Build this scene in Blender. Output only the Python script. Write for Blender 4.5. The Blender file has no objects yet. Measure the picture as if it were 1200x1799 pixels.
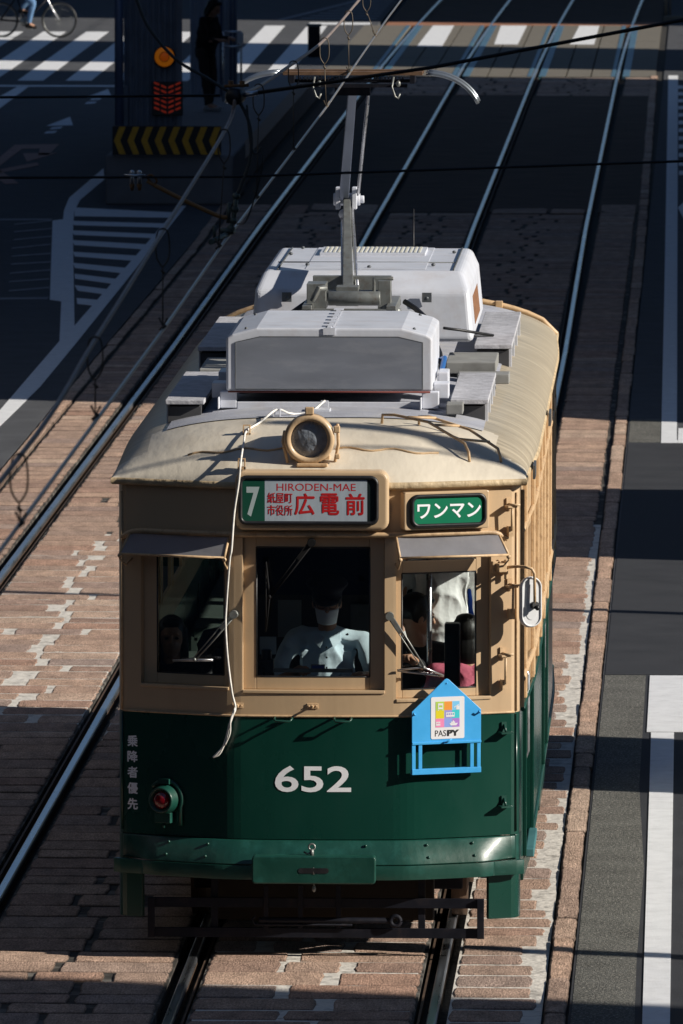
import bpy, bmesh, math, random
from mathutils import Vector, Matrix, Euler
R = math.radians
random.seed(7)
S = bpy.context.scene
col = S.collection

# ---------------------------------------------------------------- camera, sky, sun, exposure
cd = bpy.data.cameras.new('camera'); cam = bpy.data.objects.new('camera', cd); col.objects.link(cam)
cam.location = (2.2316, -52.0853, 7.6148)
th, psi = R(5.496009), R(2.297885)
fw = Vector((-math.sin(psi)*math.cos(th), math.cos(psi)*math.cos(th), -math.sin(th)))
cam.rotation_euler = fw.to_track_quat('-Z', 'Y').to_euler()
cd.sensor_fit = 'HORIZONTAL'; cd.sensor_width = 24; cd.lens = 320
cd.clip_start = 1; cd.clip_end = 3000
cd.dof.use_dof = True; cd.dof.focus_distance = 53.0; cd.dof.aperture_fstop = 15
S.camera = cam

SUN_AZ, SUN_EL = R(15), R(26)       # 15 degrees in front of the tram's face, from the right
w = bpy.data.worlds.new('World'); S.world = w; w.use_nodes = True
nt = w.node_tree; bg = nt.nodes['Background']
sky = nt.nodes.new('ShaderNodeTexSky'); sky.sky_type = 'NISHITA'; sky.sun_disc = False
sky.sun_elevation = SUN_EL; sky.sun_rotation = R(105); sky.altitude = 50; sky.air_density = 1.0; sky.dust_density = 0.1; sky.ozone_density = 5.0
nt.links.new(sky.outputs[0], bg.inputs[0]); bg.inputs[1].default_value = 0.05
sd = bpy.data.lights.new('sun', 'SUN'); sun = bpy.data.objects.new('sun', sd); col.objects.link(sun)
sv = Vector((math.cos(SUN_AZ)*math.cos(SUN_EL), -math.sin(SUN_AZ)*math.cos(SUN_EL), math.sin(SUN_EL)))
sun.rotation_euler = (-sv).to_track_quat('-Z', 'Y').to_euler(); sun.location = (20, -10, 30)
sd.energy = 5.0; sd.angle = R(0.5); sd.color = (1.0, 0.935, 0.83)
S.view_settings.view_transform = 'Standard'; S.view_settings.look = 'None'
S.view_settings.gamma = 1; S.view_settings.exposure = 0.38
S.cycles.max_bounces = 8; S.cycles.transparent_max_bounces = 16

# ---------------------------------------------------------------- helpers
class MB:
    def __init__(s): s.v = []; s.f = []; s.sm = []
    def add(s, vs, fs, smooth=False):
        o = len(s.v); s.v += [tuple(p) for p in vs]
        for f in fs: s.f.append([i+o for i in f]); s.sm.append(smooth)
        return s
    def box(s, x0, x1, y0, y1, z0, z1):
        v = [(x, y, z) for z in (z0, z1) for y in (y0, y1) for x in (x0, x1)]
        return s.add(v, [(0,2,3,1),(4,5,7,6),(0,1,5,4),(2,6,7,3),(0,4,6,2),(1,3,7,5)])
    def obox(s, c, u, v, w, a, b, d):
        c, u, v, w = Vector(c), Vector(u).normalized(), Vector(v).normalized(), Vector(w).normalized()
        p = [c+u*(i*a/2)+v*(j*b/2)+w*(k*d/2) for k in (-1,1) for j in (-1,1) for i in (-1,1)]
        return s.add(p, [(0,2,3,1),(4,5,7,6),(0,1,5,4),(2,6,7,3),(0,4,6,2),(1,3,7,5)])
    def tube(s, pts, r, n=8, caps=True, smooth=True):
        pts = [Vector(p) for p in pts]
        rs = r if isinstance(r, (list, tuple)) else [r]*len(pts)
        base = len(s.v); prev = None; rings = []
        for i, p in enumerate(pts):
            if i == 0: d = pts[1]-p
            elif i == len(pts)-1: d = p-pts[i-1]
            else: d = (pts[i+1]-p).normalized()+(p-pts[i-1]).normalized()
            d.normalize()
            if prev is None:
                a = Vector((0,0,1)) if abs(d.z) < .9 else Vector((1,0,0))
                u = d.cross(a).normalized()
            else:
                u = (prev-d*prev.dot(d)).normalized()
            prev = u; vv = d.cross(u)
            rings.append([p+(u*math.cos(2*math.pi*k/n)+vv*math.sin(2*math.pi*k/n))*rs[i] for k in range(n)])
        vs = [q for rg in rings for q in rg]; fs = []
        for i in range(len(pts)-1):
            for k in range(n):
                a = i*n+k; b = i*n+(k+1) % n
                fs.append((a, b, b+n, a+n))
        s.add(vs, fs, smooth)
        if caps:
            o = base
            s.f.append([o+k for k in range(n)][::-1]); s.sm.append(False)
            e = o+(len(pts)-1)*n
            s.f.append([e+k for k in range(n)]); s.sm.append(False)
        return s
    def cyl(s, p0, p1, r, n=20, r1=None):
        return s.tube([p0, p1], [r, r if r1 is None else r1], n)
    def ell(s, c, rad, nu=16, nv=10, rot=None):
        vs = []; fs = []; M = rot or Matrix.Identity(3); c = Vector(c)
        for j in range(1, nv):
            ph = math.pi*j/nv
            for i in range(nu):
                t = 2*math.pi*i/nu
                vs.append(c+M@Vector((rad[0]*math.sin(ph)*math.cos(t), rad[1]*math.sin(ph)*math.sin(t), rad[2]*math.cos(ph))))
        top = len(vs); vs.append(c+M@Vector((0,0,rad[2]))); bot = len(vs); vs.append(c-M@Vector((0,0,rad[2])))
        for j in range(nv-2):
            for i in range(nu):
                a = j*nu+i; b = j*nu+(i+1) % nu
                fs.append((a, a+nu, b+nu, b))
        for i in range(nu):
            fs.append((top, i, (i+1) % nu)); a = (nv-2)*nu
            fs.append((bot, a+(i+1) % nu, a+i))
        return s.add(vs, fs, True)
    def cap(s, p0, p1, r0, r1, n=12):
        s.tube([p0, p1], [r0, r1], n); s.ell(p0, (r0,)*3, n, 8); s.ell(p1, (r1,)*3, n, 8); return s
    def chain(s, pts, rs, n=12):
        for i in range(len(pts)-1): s.cap(pts[i], pts[i+1], rs[i], rs[i+1], n)
        return s
    def prism(s, poly, z0, z1):            # poly in xy, ccw
        n = len(poly)
        vs = [(x, y, z0) for x, y in poly]+[(x, y, z1) for x, y in poly]
        fs = [list(range(n))[::-1], list(range(n, 2*n))]+[(i, (i+1) % n, (i+1) % n+n, i+n) for i in range(n)]
        return s.add(vs, fs)
    def slab(s, pts, nrm, t):              # flat polygon in 3d, extruded along nrm by t
        n = len(pts); pts = [Vector(p) for p in pts]; q = [p+Vector(nrm)*t for p in pts]
        return s.add(pts+q, [list(range(n))[::-1], list(range(n, 2*n))]+[(i, (i+1) % n, (i+1) % n+n, i+n) for i in range(n)])
    def lathe(s, prof, c, axis, n=28):     # prof: (dist along axis, radius)
        c = Vector(c); d = Vector(axis).normalized(); a = Vector((0,0,1)) if abs(d.z) < .9 else Vector((1,0,0))
        u = d.cross(a).normalized(); v = d.cross(u)
        vs = [c+d*h+(u*math.cos(2*math.pi*k/n)+v*math.sin(2*math.pi*k/n))*r for h, r in prof for k in range(n)]
        fs = [(j*n+k, j*n+(k+1) % n, (j+1)*n+(k+1) % n, (j+1)*n+k) for j in range(len(prof)-1) for k in range(n)]
        return s.add(vs, fs, True)
    def build(s, name, mat, parent=None, bevel=0, seg=2, fix=True):
        me = bpy.data.meshes.new(name); me.from_pydata(s.v, [], s.f)
        me.polygons.foreach_set('use_smooth', s.sm)
        if fix:
            bm = bmesh.new(); bm.from_mesh(me); bmesh.ops.recalc_face_normals(bm, faces=bm.faces); bm.to_mesh(me); bm.free()
        me.materials.append(mat)
        o = bpy.data.objects.new(name, me); col.objects.link(o)
        if bevel:
            b = o.modifiers.new('bevel', 'BEVEL'); b.width = bevel; b.segments = seg; b.limit_method = 'ANGLE'; b.angle_limit = R(40)
            b.harden_normals = False
        adopt(o, parent); return o
def islands(mb):
    par = list(range(len(mb.v)))
    def fd(i):
        while par[i] != i: par[i] = par[par[i]]; i = par[i]
        return i
    for f in mb.f:
        for q in f[1:]: par[fd(q)] = fd(f[0])
    out = {}
    for f, sm in zip(mb.f, mb.sm):
        m = out.setdefault(fd(f[0]), (MB(), {})); g = []
        for i in f:
            if i not in m[1]: m[1][i] = len(m[0].v); m[0].v.append(mb.v[i])
            g.append(m[1][i])
        m[0].f.append(g); m[0].sm.append(sm)
    return [m[0] for m in out.values()]
def each(mb, name, mat, parent=None, bevel=0):
    return [m.build(name, mat, parent, bevel) for m in islands(mb)]
ROOT = {}
def adopt(o, parent):
    if parent is not None:
        o.parent = parent
        if parent.name in ROOT: o.matrix_parent_inverse = Matrix.Translation(ROOT[parent.name]).inverted()
def tag(o, label=None, cat=None, group=None, kind=None):
    if label: o['label'] = label
    if cat: o['category'] = cat
    if group: o['group'] = group
    if kind: o['kind'] = kind
    return o
def thing(name, loc, label, cat, group=None):
    o = bpy.data.objects.new(name, None); col.objects.link(o); o.location = loc; o.empty_display_size = .2
    ROOT[o.name] = Vector(loc); return tag(o, label, cat, group)
def copy_tree(o, parent=None, loc=None):
    c = o.copy(); col.objects.link(c)
    if parent: c.parent = parent; c.matrix_parent_inverse = o.matrix_parent_inverse.copy()
    if loc is not None: c.location = loc
    for ch in list(o.children): copy_tree(ch, c)
    return c
def arc(c, r, a0, a1, n, plane='xz', y=0):
    out = []
    for i in range(n+1):
        a = R(a0+(a1-a0)*i/n); out.append((c[0]+r*math.cos(a), y, c[1]+r*math.sin(a)))
    return out

# ---------------------------------------------------------------- materials
MATS = {}
def mat(name, c, rough=.5, metal=0, var=.12, vscale=3, bump=0, bscale=40, coat=0, stain=None, sscale=2, samt=.4, stretch=(1,1,1), spec=.5):
    """principled with low-frequency colour variation, optional stain colour and bump"""
    m = bpy.data.materials.new(name); m.use_nodes = True; t = m.node_tree; N = t.nodes; L = t.links
    b = N['Principled BSDF']; b.inputs['Roughness'].default_value = rough; b.inputs['Metallic'].default_value = metal
    b.inputs['Coat Weight'].default_value = coat; b.inputs['Coat Roughness'].default_value = .12
    b.inputs['Specular IOR Level'].default_value = spec
    tc = N.new('ShaderNodeTexCoord'); mp = N.new('ShaderNodeMapping'); mp.inputs['Scale'].default_value = stretch
    L.new(tc.outputs['Object'], mp.inputs[0])
    n1 = N.new('ShaderNodeTexNoise'); n1.inputs['Scale'].default_value = vscale; n1.inputs['Detail'].default_value = 6
    L.new(mp.outputs[0], n1.inputs['Vector'])
    r = N.new('ShaderNodeMapRange'); r.inputs[1].default_value = .3; r.inputs[2].default_value = .7
    r.inputs[3].default_value = 1-var; r.inputs[4].default_value = 1+var; L.new(n1.outputs[0], r.inputs[0])
    mx = N.new('ShaderNodeMix'); mx.data_type = 'RGBA'; mx.blend_type = 'MULTIPLY'; mx.inputs[0].default_value = 1
    mx.inputs[6].default_value = (*c, 1); L.new(r.outputs[0], mx.inputs[7]); out = mx.outputs[2]
    if stain:
        n2 = N.new('ShaderNodeTexNoise'); n2.inputs['Scale'].default_value = sscale; n2.inputs['Detail'].default_value = 8; n2.inputs['Roughness'].default_value = .65
        L.new(mp.outputs[0], n2.inputs['Vector'])
        r2 = N.new('ShaderNodeMapRange'); r2.inputs[1].default_value = .5; r2.inputs[2].default_value = .72; r2.inputs[4].default_value = samt
        L.new(n2.outputs[0], r2.inputs[0])
        m2 = N.new('ShaderNodeMix'); m2.data_type = 'RGBA'; L.new(r2.outputs[0], m2.inputs[0]); L.new(out, m2.inputs[6]); m2.inputs[7].default_value = (*stain, 1); out = m2.outputs[2]
    L.new(out, b.inputs['Base Color'])
    r3 = N.new('ShaderNodeMapRange'); r3.inputs[3].default_value = max(.02, rough-.12); r3.inputs[4].default_value = min(1, rough+.12); L.new(n1.outputs[0], r3.inputs[0]); L.new(r3.outputs[0], b.inputs['Roughness'])
    if bump:
        n3 = N.new('ShaderNodeTexNoise'); n3.inputs['Scale'].default_value = bscale; n3.inputs['Detail'].default_value = 4
        L.new(mp.outputs[0], n3.inputs['Vector'])
        bp = N.new('ShaderNodeBump'); bp.inputs['Strength'].default_value = 1; bp.inputs['Distance'].default_value = bump; L.new(n3.outputs[0], bp.inputs['Height']); L.new(bp.outputs[0], b.inputs['Normal'])
    MATS[name] = m; return m
BEIGE = mat('beige_paint', (.54,.385,.235), .38, var=.05, vscale=1.5, bump=.004, bscale=3, coat=.25, stain=(.33,.21,.12), sscale=3.2, samt=.3, stretch=(1,1,.22))
BEIGE_TRIM = mat('beige_trim_paint', (.55,.38,.22), .45, var=.08, vscale=12, bump=.001, bscale=60, stain=(.16,.08,.04), sscale=25, samt=.5)
GREEN = mat('green_paint', (.004,.043,.030), .28, var=.08, vscale=2, bump=.007, bscale=1.8, coat=.35, stain=(.02,.06,.05), sscale=5, samt=.18, stretch=(1,1,.5))
GREEN_B = mat('green_bumper_paint', (.005,.050,.036), .42, var=.12, vscale=8, bump=.002, bscale=14, coat=.2, stain=(.02,.12,.1), sscale=9, samt=.4)
ROOFM = mat('roof_paint', (.62,.555,.45), .5, var=.06, vscale=3, bump=.006, bscale=7, stain=(.36,.29,.2), sscale=3.5, samt=.45, stretch=(1.3,.45,1))
ROOFSIDE = mat('roof_side_paint', (.40,.34,.25), .42, var=.2, vscale=5, bump=.0025, bscale=9, stain=(.62,.54,.4), sscale=6, samt=.75, stretch=(.35,2.2,.35), coat=.15)
CANVAS = mat('roof_canvas', (.36,.37,.42), .8, var=.1, vscale=6, bump=.003, bscale=90, stain=(.5,.48,.42), sscale=5, samt=.5)
GREYW = mat('pale_grey_paint', (.56,.58,.64), .45, var=.05, vscale=4, bump=.001, bscale=20, stain=(.38,.3,.25), sscale=6, samt=.28)
GREYP = mat('mid_grey_panel_paint', (.17,.185,.22), .45, var=.1, vscale=5, stain=(.27,.28,.31), sscale=7, samt=.5, stretch=(.5,1,2))
BOARDM = mat('weathered_grey_board', (.42,.42,.45), .8, var=.2, vscale=14, bump=.004, bscale=50, stain=(.2,.19,.2), sscale=20, samt=.6)
DGREY = mat('dark_grey_metal', (.09,.1,.11), .5, .3, var=.2, vscale=15, stain=(.2,.15,.1), sscale=20, samt=.4)
MGREY = mat('grey_metal', (.22,.23,.22), .45, .5, var=.15, vscale=15, stain=(.12,.07,.04), sscale=25, samt=.5)
STEEL = mat('bright_steel', (.6,.6,.62), .3, .9, var=.1, vscale=20)
BLACK = mat('black_rubber', (.012,.012,.014), .45, var=.2, vscale=20)
BLACKP = mat('black_paint', (.007,.008,.014), .6, var=.3, vscale=14, stain=(.03,.02,.016), sscale=14, samt=.5, spec=.2)
BROWNM = mat('rusty_brown_metal', (.12,.055,.03), .7, .2, var=.3, vscale=20)
DARK = mat('dark_interior', (.05,.045,.04), .8, var=.2)
WOOD = mat('interior_panel', (.05,.045,.04), .6, var=.2)
INGREEN = mat('interior_ceiling', (.4,.4,.37), .7)
NAVY = mat('navy_blind', (.008,.014,.045), .8)
WHITE = mat('white_lettering', (.88,.89,.92), .5, var=.04, vscale=20)
RED = mat('red_lettering', (.52,.012,.015), .5, var=.08, vscale=20)
SIGNW = mat('sign_white', (.40,.46,.52), .5, var=.08, vscale=9, stretch=(4,1,.4))
SIGNG = mat('sign_green', (.006,.17,.085), .35, var=.05)
SIGNGD = mat('sign_dark_green', (.008,.075,.045), .4, var=.06)
SIGNK = mat('sign_black_roll', (.008,.016,.016), .4)
BLUEB = mat('blue_board_paint', (.045,.36,.75), .45, var=.06, vscale=8, bump=.003, bscale=6, stain=(.1,.45,.8), sscale=12, samt=.3)
STICK = mat('sticker_white', (.75,.74,.76), .35, var=.02)
INK = mat('sticker_ink', (.01,.01,.012), .5)
ROPE = mat('white_rope', (.72,.69,.64), .8, var=.2, vscale=30, bump=.001, bscale=200)
WIRE = mat('dark_wire', (.012,.012,.013), .6, .3, var=.2, vscale=40)
COPPER = mat('worn_copper_wire', (.34,.33,.33), .35, .75, var=.25, vscale=15)
MESSW = mat('twisted_steel_wire', (.28,.23,.21), .55, .5, var=.45, vscale=60, stain=(.14,.07,.04), sscale=30, samt=.7)
RUSTW = mat('rusty_fitting', (.2,.09,.03), .7, .2, var=.3, vscale=40)
SKIN = mat('skin', (.5,.27,.17), .5, var=.05)
HAIR = mat('black_hair', (.008,.007,.006), .5, var=.2, vscale=40)
SHIRT = mat('pale_blue_shirt', (.58,.72,.80), 1.0, var=.06, vscale=10, bump=.006, bscale=12)
MASKM = mat('white_face_mask', (.92,.92,.93), .9, var=.03)
CAPM = mat('navy_cap', (.01,.012,.03), .7)
WCLOTH = mat('white_cloth', (.75,.75,.74), .85, var=.05, bump=.02, bscale=8)
BLUEC = mat('blue_cloth', (.02,.1,.6), .8, bump=.01, bscale=10)
PINKC = mat('pink_cloth', (.6,.13,.2), .8, var=.1, bump=.02, bscale=9)
BLKC = mat('black_cloth', (.012,.012,.014), .85, bump=.01, bscale=10)
NAVYC = mat('navy_cloth', (.015,.02,.05), .85, bump=.01, bscale=10)
BRNC = mat('brown_trousers', (.035,.028,.025), .85)
JEANC = mat('pale_jeans', (.1,.2,.36), .85, var=.2, vscale=15)
LENS_RED = mat('red_lens', (.16,.002,.006), .12, coat=1)
MIRW = mat('mirror_back_white', (.66,.67,.69), .4, var=.04)
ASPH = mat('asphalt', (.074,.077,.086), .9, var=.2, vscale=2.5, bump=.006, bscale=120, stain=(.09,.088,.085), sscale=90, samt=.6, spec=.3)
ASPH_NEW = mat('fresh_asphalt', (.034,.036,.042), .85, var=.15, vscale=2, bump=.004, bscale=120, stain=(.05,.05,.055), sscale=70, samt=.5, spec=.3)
ASPH_OLD = mat('worn_aggregate_asphalt', (.09,.09,.083), .9, var=.3, vscale=3, bump=.012, bscale=110, stain=(.42,.4,.35), sscale=55, samt=1.0, spec=.3)
ASPH_DARK = mat('dark_track_asphalt', (.085,.062,.05), .9, var=.35, vscale=3, stretch=(.5,1.5,1), bump=.004, bscale=90, spec=.2)
CONC = mat('concrete_slab', (.15,.135,.11), .85, var=.15, vscale=3, bump=.003, bscale=60, stain=(.09,.08,.07), sscale=3, samt=.8)
CONCG = mat('grey_concrete', (.16,.16,.17), .85, var=.15, vscale=3, bump=.003, bscale=40)
MARK = mat('road_paint', (.72,.73,.75), .75, var=.06, vscale=6, bump=.002, bscale=80, stain=(.45,.45,.46), sscale=9, samt=.35, spec=.3)
MARK_THIN = mat('worn_road_paint', (.22,.22,.24), .8, var=.25, vscale=8, stain=(.06,.06,.06), sscale=20, samt=.7)
MARK_BR = mat('faded_brown_road_paint', (.34,.2,.17), .85, var=.25, vscale=6, stain=(.06,.055,.055), sscale=12, samt=.7)
RAILM = mat('polished_rail_steel', (.6,.63,.68), .3, 1, var=.12, vscale=3, stretch=(10,.4,1))
RAILSIDE = mat('rusty_rail_side', (.09,.055,.035), .75, .3, var=.3, vscale=10)
DIRT = mat('dark_joint_dirt', (.016,.014,.012), .95, var=.4, vscale=12, bump=.01, bscale=30, stain=(.09,.08,.06), sscale=9, samt=.6)
PLATE = mat('blue_steel_plate', (.1,.19,.28), .5, .5, var=.2, vscale=5, stain=(.1,.3,.3), sscale=2, samt=.8)
YEL = mat('yellow_reflective', (.6,.3,.01), .45, var=.12, vscale=10)
CORR = mat('corrugated_steel', (.13,.15,.19), .5, .1, var=.2, vscale=4)
PIPE = mat('blue_grey_pipe', (.13,.17,.27), .45, .2, var=.1)
WALLM = mat('building_render', (.07,.07,.075), .8, var=.1, vscale=.4)
GLASSB = mat('building_glass', (.03,.04,.05), .1, var=.2, coat=.5)

def emit(name, c, s, base=(.1,.05,.0)):
    m = bpy.data.materials.new(name); m.use_nodes = True; b = m.node_tree.nodes['Principled BSDF']
    b.inputs['Base Color'].default_value = (*base, 1); b.inputs['Emission Color'].default_value = (*c, 1); b.inputs['Emission Strength'].default_value = s
    return m
AMBER = emit('amber_lamp', (1,.28,.01), .10, (.3,.1,.01)); AMBERD = emit('amber_lamp_centre', (1,.17,.005), .08, (.3,.1,.01))
REDLED = emit('red_led', (1,.08,.03), .06, (.3,.03,.01))
def glassmat(name, tint=(.93,.95,.95), refl=1.0, rough=.0):
    m = bpy.data.materials.new(name); m.use_nodes = True; t = m.node_tree; N = t.nodes; L = t.links; N.remove(N['Principled BSDF'])
    a = N.new('ShaderNodeBsdfTransparent'); a.inputs[0].default_value = (*tint, 1)
    g = N.new('ShaderNodeBsdfGlossy'); g.inputs['Roughness'].default_value = rough; g.inputs[0].default_value = (1, 1, 1, 1)
    f = N.new('ShaderNodeFresnel'); f.inputs[0].default_value = 1.45
    nz = N.new('ShaderNodeTexNoise'); nz.inputs['Scale'].default_value = 2.5; bp = N.new('ShaderNodeBump'); bp.inputs['Distance'].default_value = .002
    tc = N.new('ShaderNodeTexCoord'); L.new(tc.outputs['Object'], nz.inputs['Vector']); L.new(nz.outputs[0], bp.inputs['Height']); L.new(bp.outputs[0], g.inputs['Normal'])
    mu = N.new('ShaderNodeMath'); mu.operation = 'MULTIPLY'; mu.inputs[1].default_value = refl; L.new(f.outputs[0], mu.inputs[0])
    x = N.new('ShaderNodeMixShader'); L.new(mu.outputs[0], x.inputs[0]); L.new(a.outputs[0], x.inputs[1]); L.new(g.outputs[0], x.inputs[2])
    L.new(x.outputs[0], N['Material Output'].inputs[0]); return m
GLASS = glassmat('window_glass', refl=1.6)
SMOKE = mat('smoked_visor', (.42,.42,.45), .35, var=.12, vscale=6, stain=(.6,.6,.6), sscale=40, samt=.3)
_t = SMOKE.node_tree; _tr = _t.nodes.new('ShaderNodeBsdfTranslucent'); _tr.inputs[0].default_value = (.55,.55,.6,1); _mx = _t.nodes.new('ShaderNodeMixShader'); _mx.inputs[0].default_value = .5
_tp = _t.nodes.new('ShaderNodeBsdfTransparent'); _tp.inputs[0].default_value = (.6,.6,.65,1); _m2 = _t.nodes.new('ShaderNodeMixShader'); _m2.inputs[0].default_value = .25
_t.links.new(_t.nodes['Principled BSDF'].outputs[0], _mx.inputs[1]); _t.links.new(_tr.outputs[0], _mx.inputs[2]); _t.links.new(_mx.outputs[0], _m2.inputs[1]); _t.links.new(_tp.outputs[0], _m2.inputs[2]); _t.links.new(_m2.outputs[0], _t.nodes['Material Output'].inputs[0])

def rgb(n, a, b_, f=None):
    pass
def paving_mat():
    m = bpy.data.materials.new('granite_setts'); m.use_nodes = True; t = m.node_tree; N = t.nodes; L = t.links; b = N['Principled BSDF']
    at = N.new('ShaderNodeAttribute'); at.attribute_name = 'sett'; sp = N.new('ShaderNodeSeparateColor'); L.new(at.outputs['Color'], sp.inputs[0])
    tc = N.new('ShaderNodeTexCoord')
    cr = N.new('ShaderNodeValToRGB'); e = cr.color_ramp.elements; e[0].position = 0; e[0].color = (0.372,0.245,0.190,1); e[1].position = 1; e[1].color = (0.571,0.417,0.320,1)
    for p, c in ((.2,(0.497,0.337,0.252,1)), (.4,(0.409,0.288,0.227,1)), (.55,(0.546,0.368,0.271,1)), (.7,(0.372,0.281,0.240,1)), (.85,(0.447,0.276,0.202,1))):
        q = e.new(p); q.color = c
    L.new(sp.outputs[0], cr.inputs[0])
    n1 = N.new('ShaderNodeTexNoise'); n1.inputs['Scale'].default_value = 30; n1.inputs['Detail'].default_value = 5; n1.inputs['Roughness'].default_value = .8
    mq = N.new('ShaderNodeMapping'); mq.inputs['Scale'].default_value = (2.6, .6, 1); L.new(tc.outputs['Object'], mq.inputs[0]); L.new(mq.outputs[0], n1.inputs['Vector'])
    r1 = N.new('ShaderNodeMapRange'); r1.inputs[1].default_value = .35; r1.inputs[2].default_value = .65; r1.inputs[3].default_value = .5; r1.inputs[4].default_value = 1.45; L.new(n1.outputs[0], r1.inputs[0])
    mx = N.new('ShaderNodeMix'); mx.data_type = 'RGBA'; mx.blend_type = 'MULTIPLY'; mx.inputs[0].default_value = 1; L.new(cr.outputs[0], mx.inputs[6]); L.new(r1.outputs[0], mx.inputs[7])
    # grime
    n4 = N.new('ShaderNodeTexNoise'); n4.inputs['Scale'].default_value = 5; n4.inputs['Detail'].default_value = 8; n4.inputs['Roughness'].default_value = .65
    m4 = N.new('ShaderNodeMapping'); m4.inputs['Scale'].default_value = (1.5, .6, 1); L.new(tc.outputs['Object'], m4.inputs[0]); L.new(m4.outputs[0], n4.inputs['Vector'])
    r4 = N.new('ShaderNodeMapRange'); r4.inputs[1].default_value = .3; r4.inputs[2].default_value = .7; r4.inputs[3].default_value = .62; r4.inputs[4].default_value = 1.22; L.new(n4.outputs[0], r4.inputs[0])
    mg = N.new('ShaderNodeMix'); mg.data_type = 'RGBA'; mg.blend_type = 'MULTIPLY'; mg.inputs[0].default_value = 1; L.new(mx.outputs[2], mg.inputs[6]); L.new(r4.outputs[0], mg.inputs[7])
    re_ = N.new('ShaderNodeMapRange'); re_.inputs[1].default_value = .1; re_.inputs[2].default_value = .62; re_.inputs[3].default_value = .28; re_.inputs[4].default_value = 1; L.new(sp.outputs[1], re_.inputs[0])
    me_ = N.new('ShaderNodeMix'); me_.data_type = 'RGBA'; me_.blend_type = 'MULTIPLY'; L.new(mg.outputs[2], me_.inputs[6])
    rq = N.new('ShaderNodeMapRange'); rq.inputs[1].default_value = 0; rq.inputs[2].default_value = .04; rq.inputs[3].default_value = 1; rq.inputs[4].default_value = .5; L.new(sp.outputs[2], rq.inputs[0]); L.new(rq.outputs[0], me_.inputs[0]); L.new(re_.outputs[0], me_.inputs[7]); mg = me_
    # cement smeared from the joints:  blue channel = how much cement there is, green = 0 at the joint .. 1 inside
    n2 = N.new('ShaderNodeTexNoise'); n2.inputs['Scale'].default_value = 5; n2.inputs['Detail'].default_value = 6; n2.inputs['Roughness'].default_value = .6
    mp = N.new('ShaderNodeMapping'); mp.inputs['Scale'].default_value = (.35, 1.3, 1); L.new(tc.outputs['Object'], mp.inputs[0]); L.new(mp.outputs[0], n2.inputs['Vector'])
    a1 = N.new('ShaderNodeMath'); a1.operation = 'ADD'; L.new(n2.outputs[0], a1.inputs[0]); L.new(sp.outputs[2], a1.inputs[1])
    a2 = N.new('ShaderNodeMath'); a2.operation = 'MULTIPLY'; a2.inputs[1].default_value = .42; L.new(sp.outputs[1], a2.inputs[0])
    a3 = N.new('ShaderNodeMath'); a3.operation = 'SUBTRACT'; L.new(a1.outputs[0], a3.inputs[0]); L.new(a2.outputs[0], a3.inputs[1])
    r5 = N.new('ShaderNodeMapRange'); r5.inputs[1].default_value = .60; r5.inputs[2].default_value = .64; L.new(a3.outputs[0], r5.inputs[0])
    cm = N.new('ShaderNodeMix'); cm.data_type = 'RGBA'; L.new(r5.outputs[0], cm.inputs[0]); L.new(mg.outputs[2], cm.inputs[6])
    n6 = N.new('ShaderNodeTexNoise'); n6.inputs['Scale'].default_value = 14; n6.inputs['Detail'].default_value = 5; L.new(tc.outputs['Object'], n6.inputs['Vector'])
    c6 = N.new('ShaderNodeValToRGB'); c6.color_ramp.elements[0].position = .3; c6.color_ramp.elements[0].color = (.3,.27,.23,1); c6.color_ramp.elements[1].position = .7; c6.color_ramp.elements[1].color = (.68,.64,.58,1)
    L.new(n6.outputs[0], c6.inputs[0]); L.new(c6.outputs[0], cm.inputs[7]); L.new(cm.outputs[2], b.inputs['Base Color'])
    b.inputs['Roughness'].default_value = .85; b.inputs['Specular IOR Level'].default_value = .3
    n3 = N.new('ShaderNodeTexNoise'); n3.inputs['Scale'].default_value = 28; n3.inputs['Detail'].default_value = 7; n3.inputs['Roughness'].default_value = .7; L.new(mq.outputs[0], n3.inputs['Vector'])
    bp = N.new('ShaderNodeBump'); bp.inputs['Distance'].default_value = .02; L.new(n3.outputs[0], bp.inputs['Height']); L.new(bp.outputs[0], b.inputs['Normal'])
    return m
SETT = paving_mat()
def bedding_mat():
    m = mat('joint_bedding', (.05,.042,.035), .95, var=.4, vscale=8, bump=.01, bscale=30, stain=(.38,.36,.32), sscale=5, samt=1.0, stretch=(.5,1,1)); return m
BED = mat('dark_joint_bedding', (.03,.025,.02), .95, var=.4, vscale=8, bump=.01, bscale=30, stain=(.3,.28,.25), sscale=4, samt=.8, stretch=(.5,1,1))

def structure(mb, name, m, bevel=0):
    return tag(mb.build(name, m, None, bevel), kind='structure')

# ---------------------------------------------------------------- ground, road sheets
structure(MB().box(-900, 900, -300, 2200, -.6, -.15), 'ground', ASPH)
structure(MB().box(-60, -4.24, -80, 420, -.15, 0), 'left_road', ASPH)
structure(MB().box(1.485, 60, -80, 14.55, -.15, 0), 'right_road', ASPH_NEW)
structure(MB().box(1.485, 60, 14.55, 420, -.15, -.002), 'far_right_road', ASPH)
def sheet(poly, z=.004): return MB().prism(poly, z-.003, z)
structure(sheet([(1.5,-8),(1.87,-8),(1.845,0),(1.86,4),(1.80,8),(1.80,14.53),(1.5,14.53)], .002), 'worn_gutter_strip', ASPH_OLD)
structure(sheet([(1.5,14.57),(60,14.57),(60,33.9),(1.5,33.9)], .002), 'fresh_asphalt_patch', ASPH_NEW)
structure(sheet([(1.5,34.0),(1.8,34.0),(1.8,36.6),(1.5,36.6)], .002), 'worn_asphalt_patch', ASPH_OLD)

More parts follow.
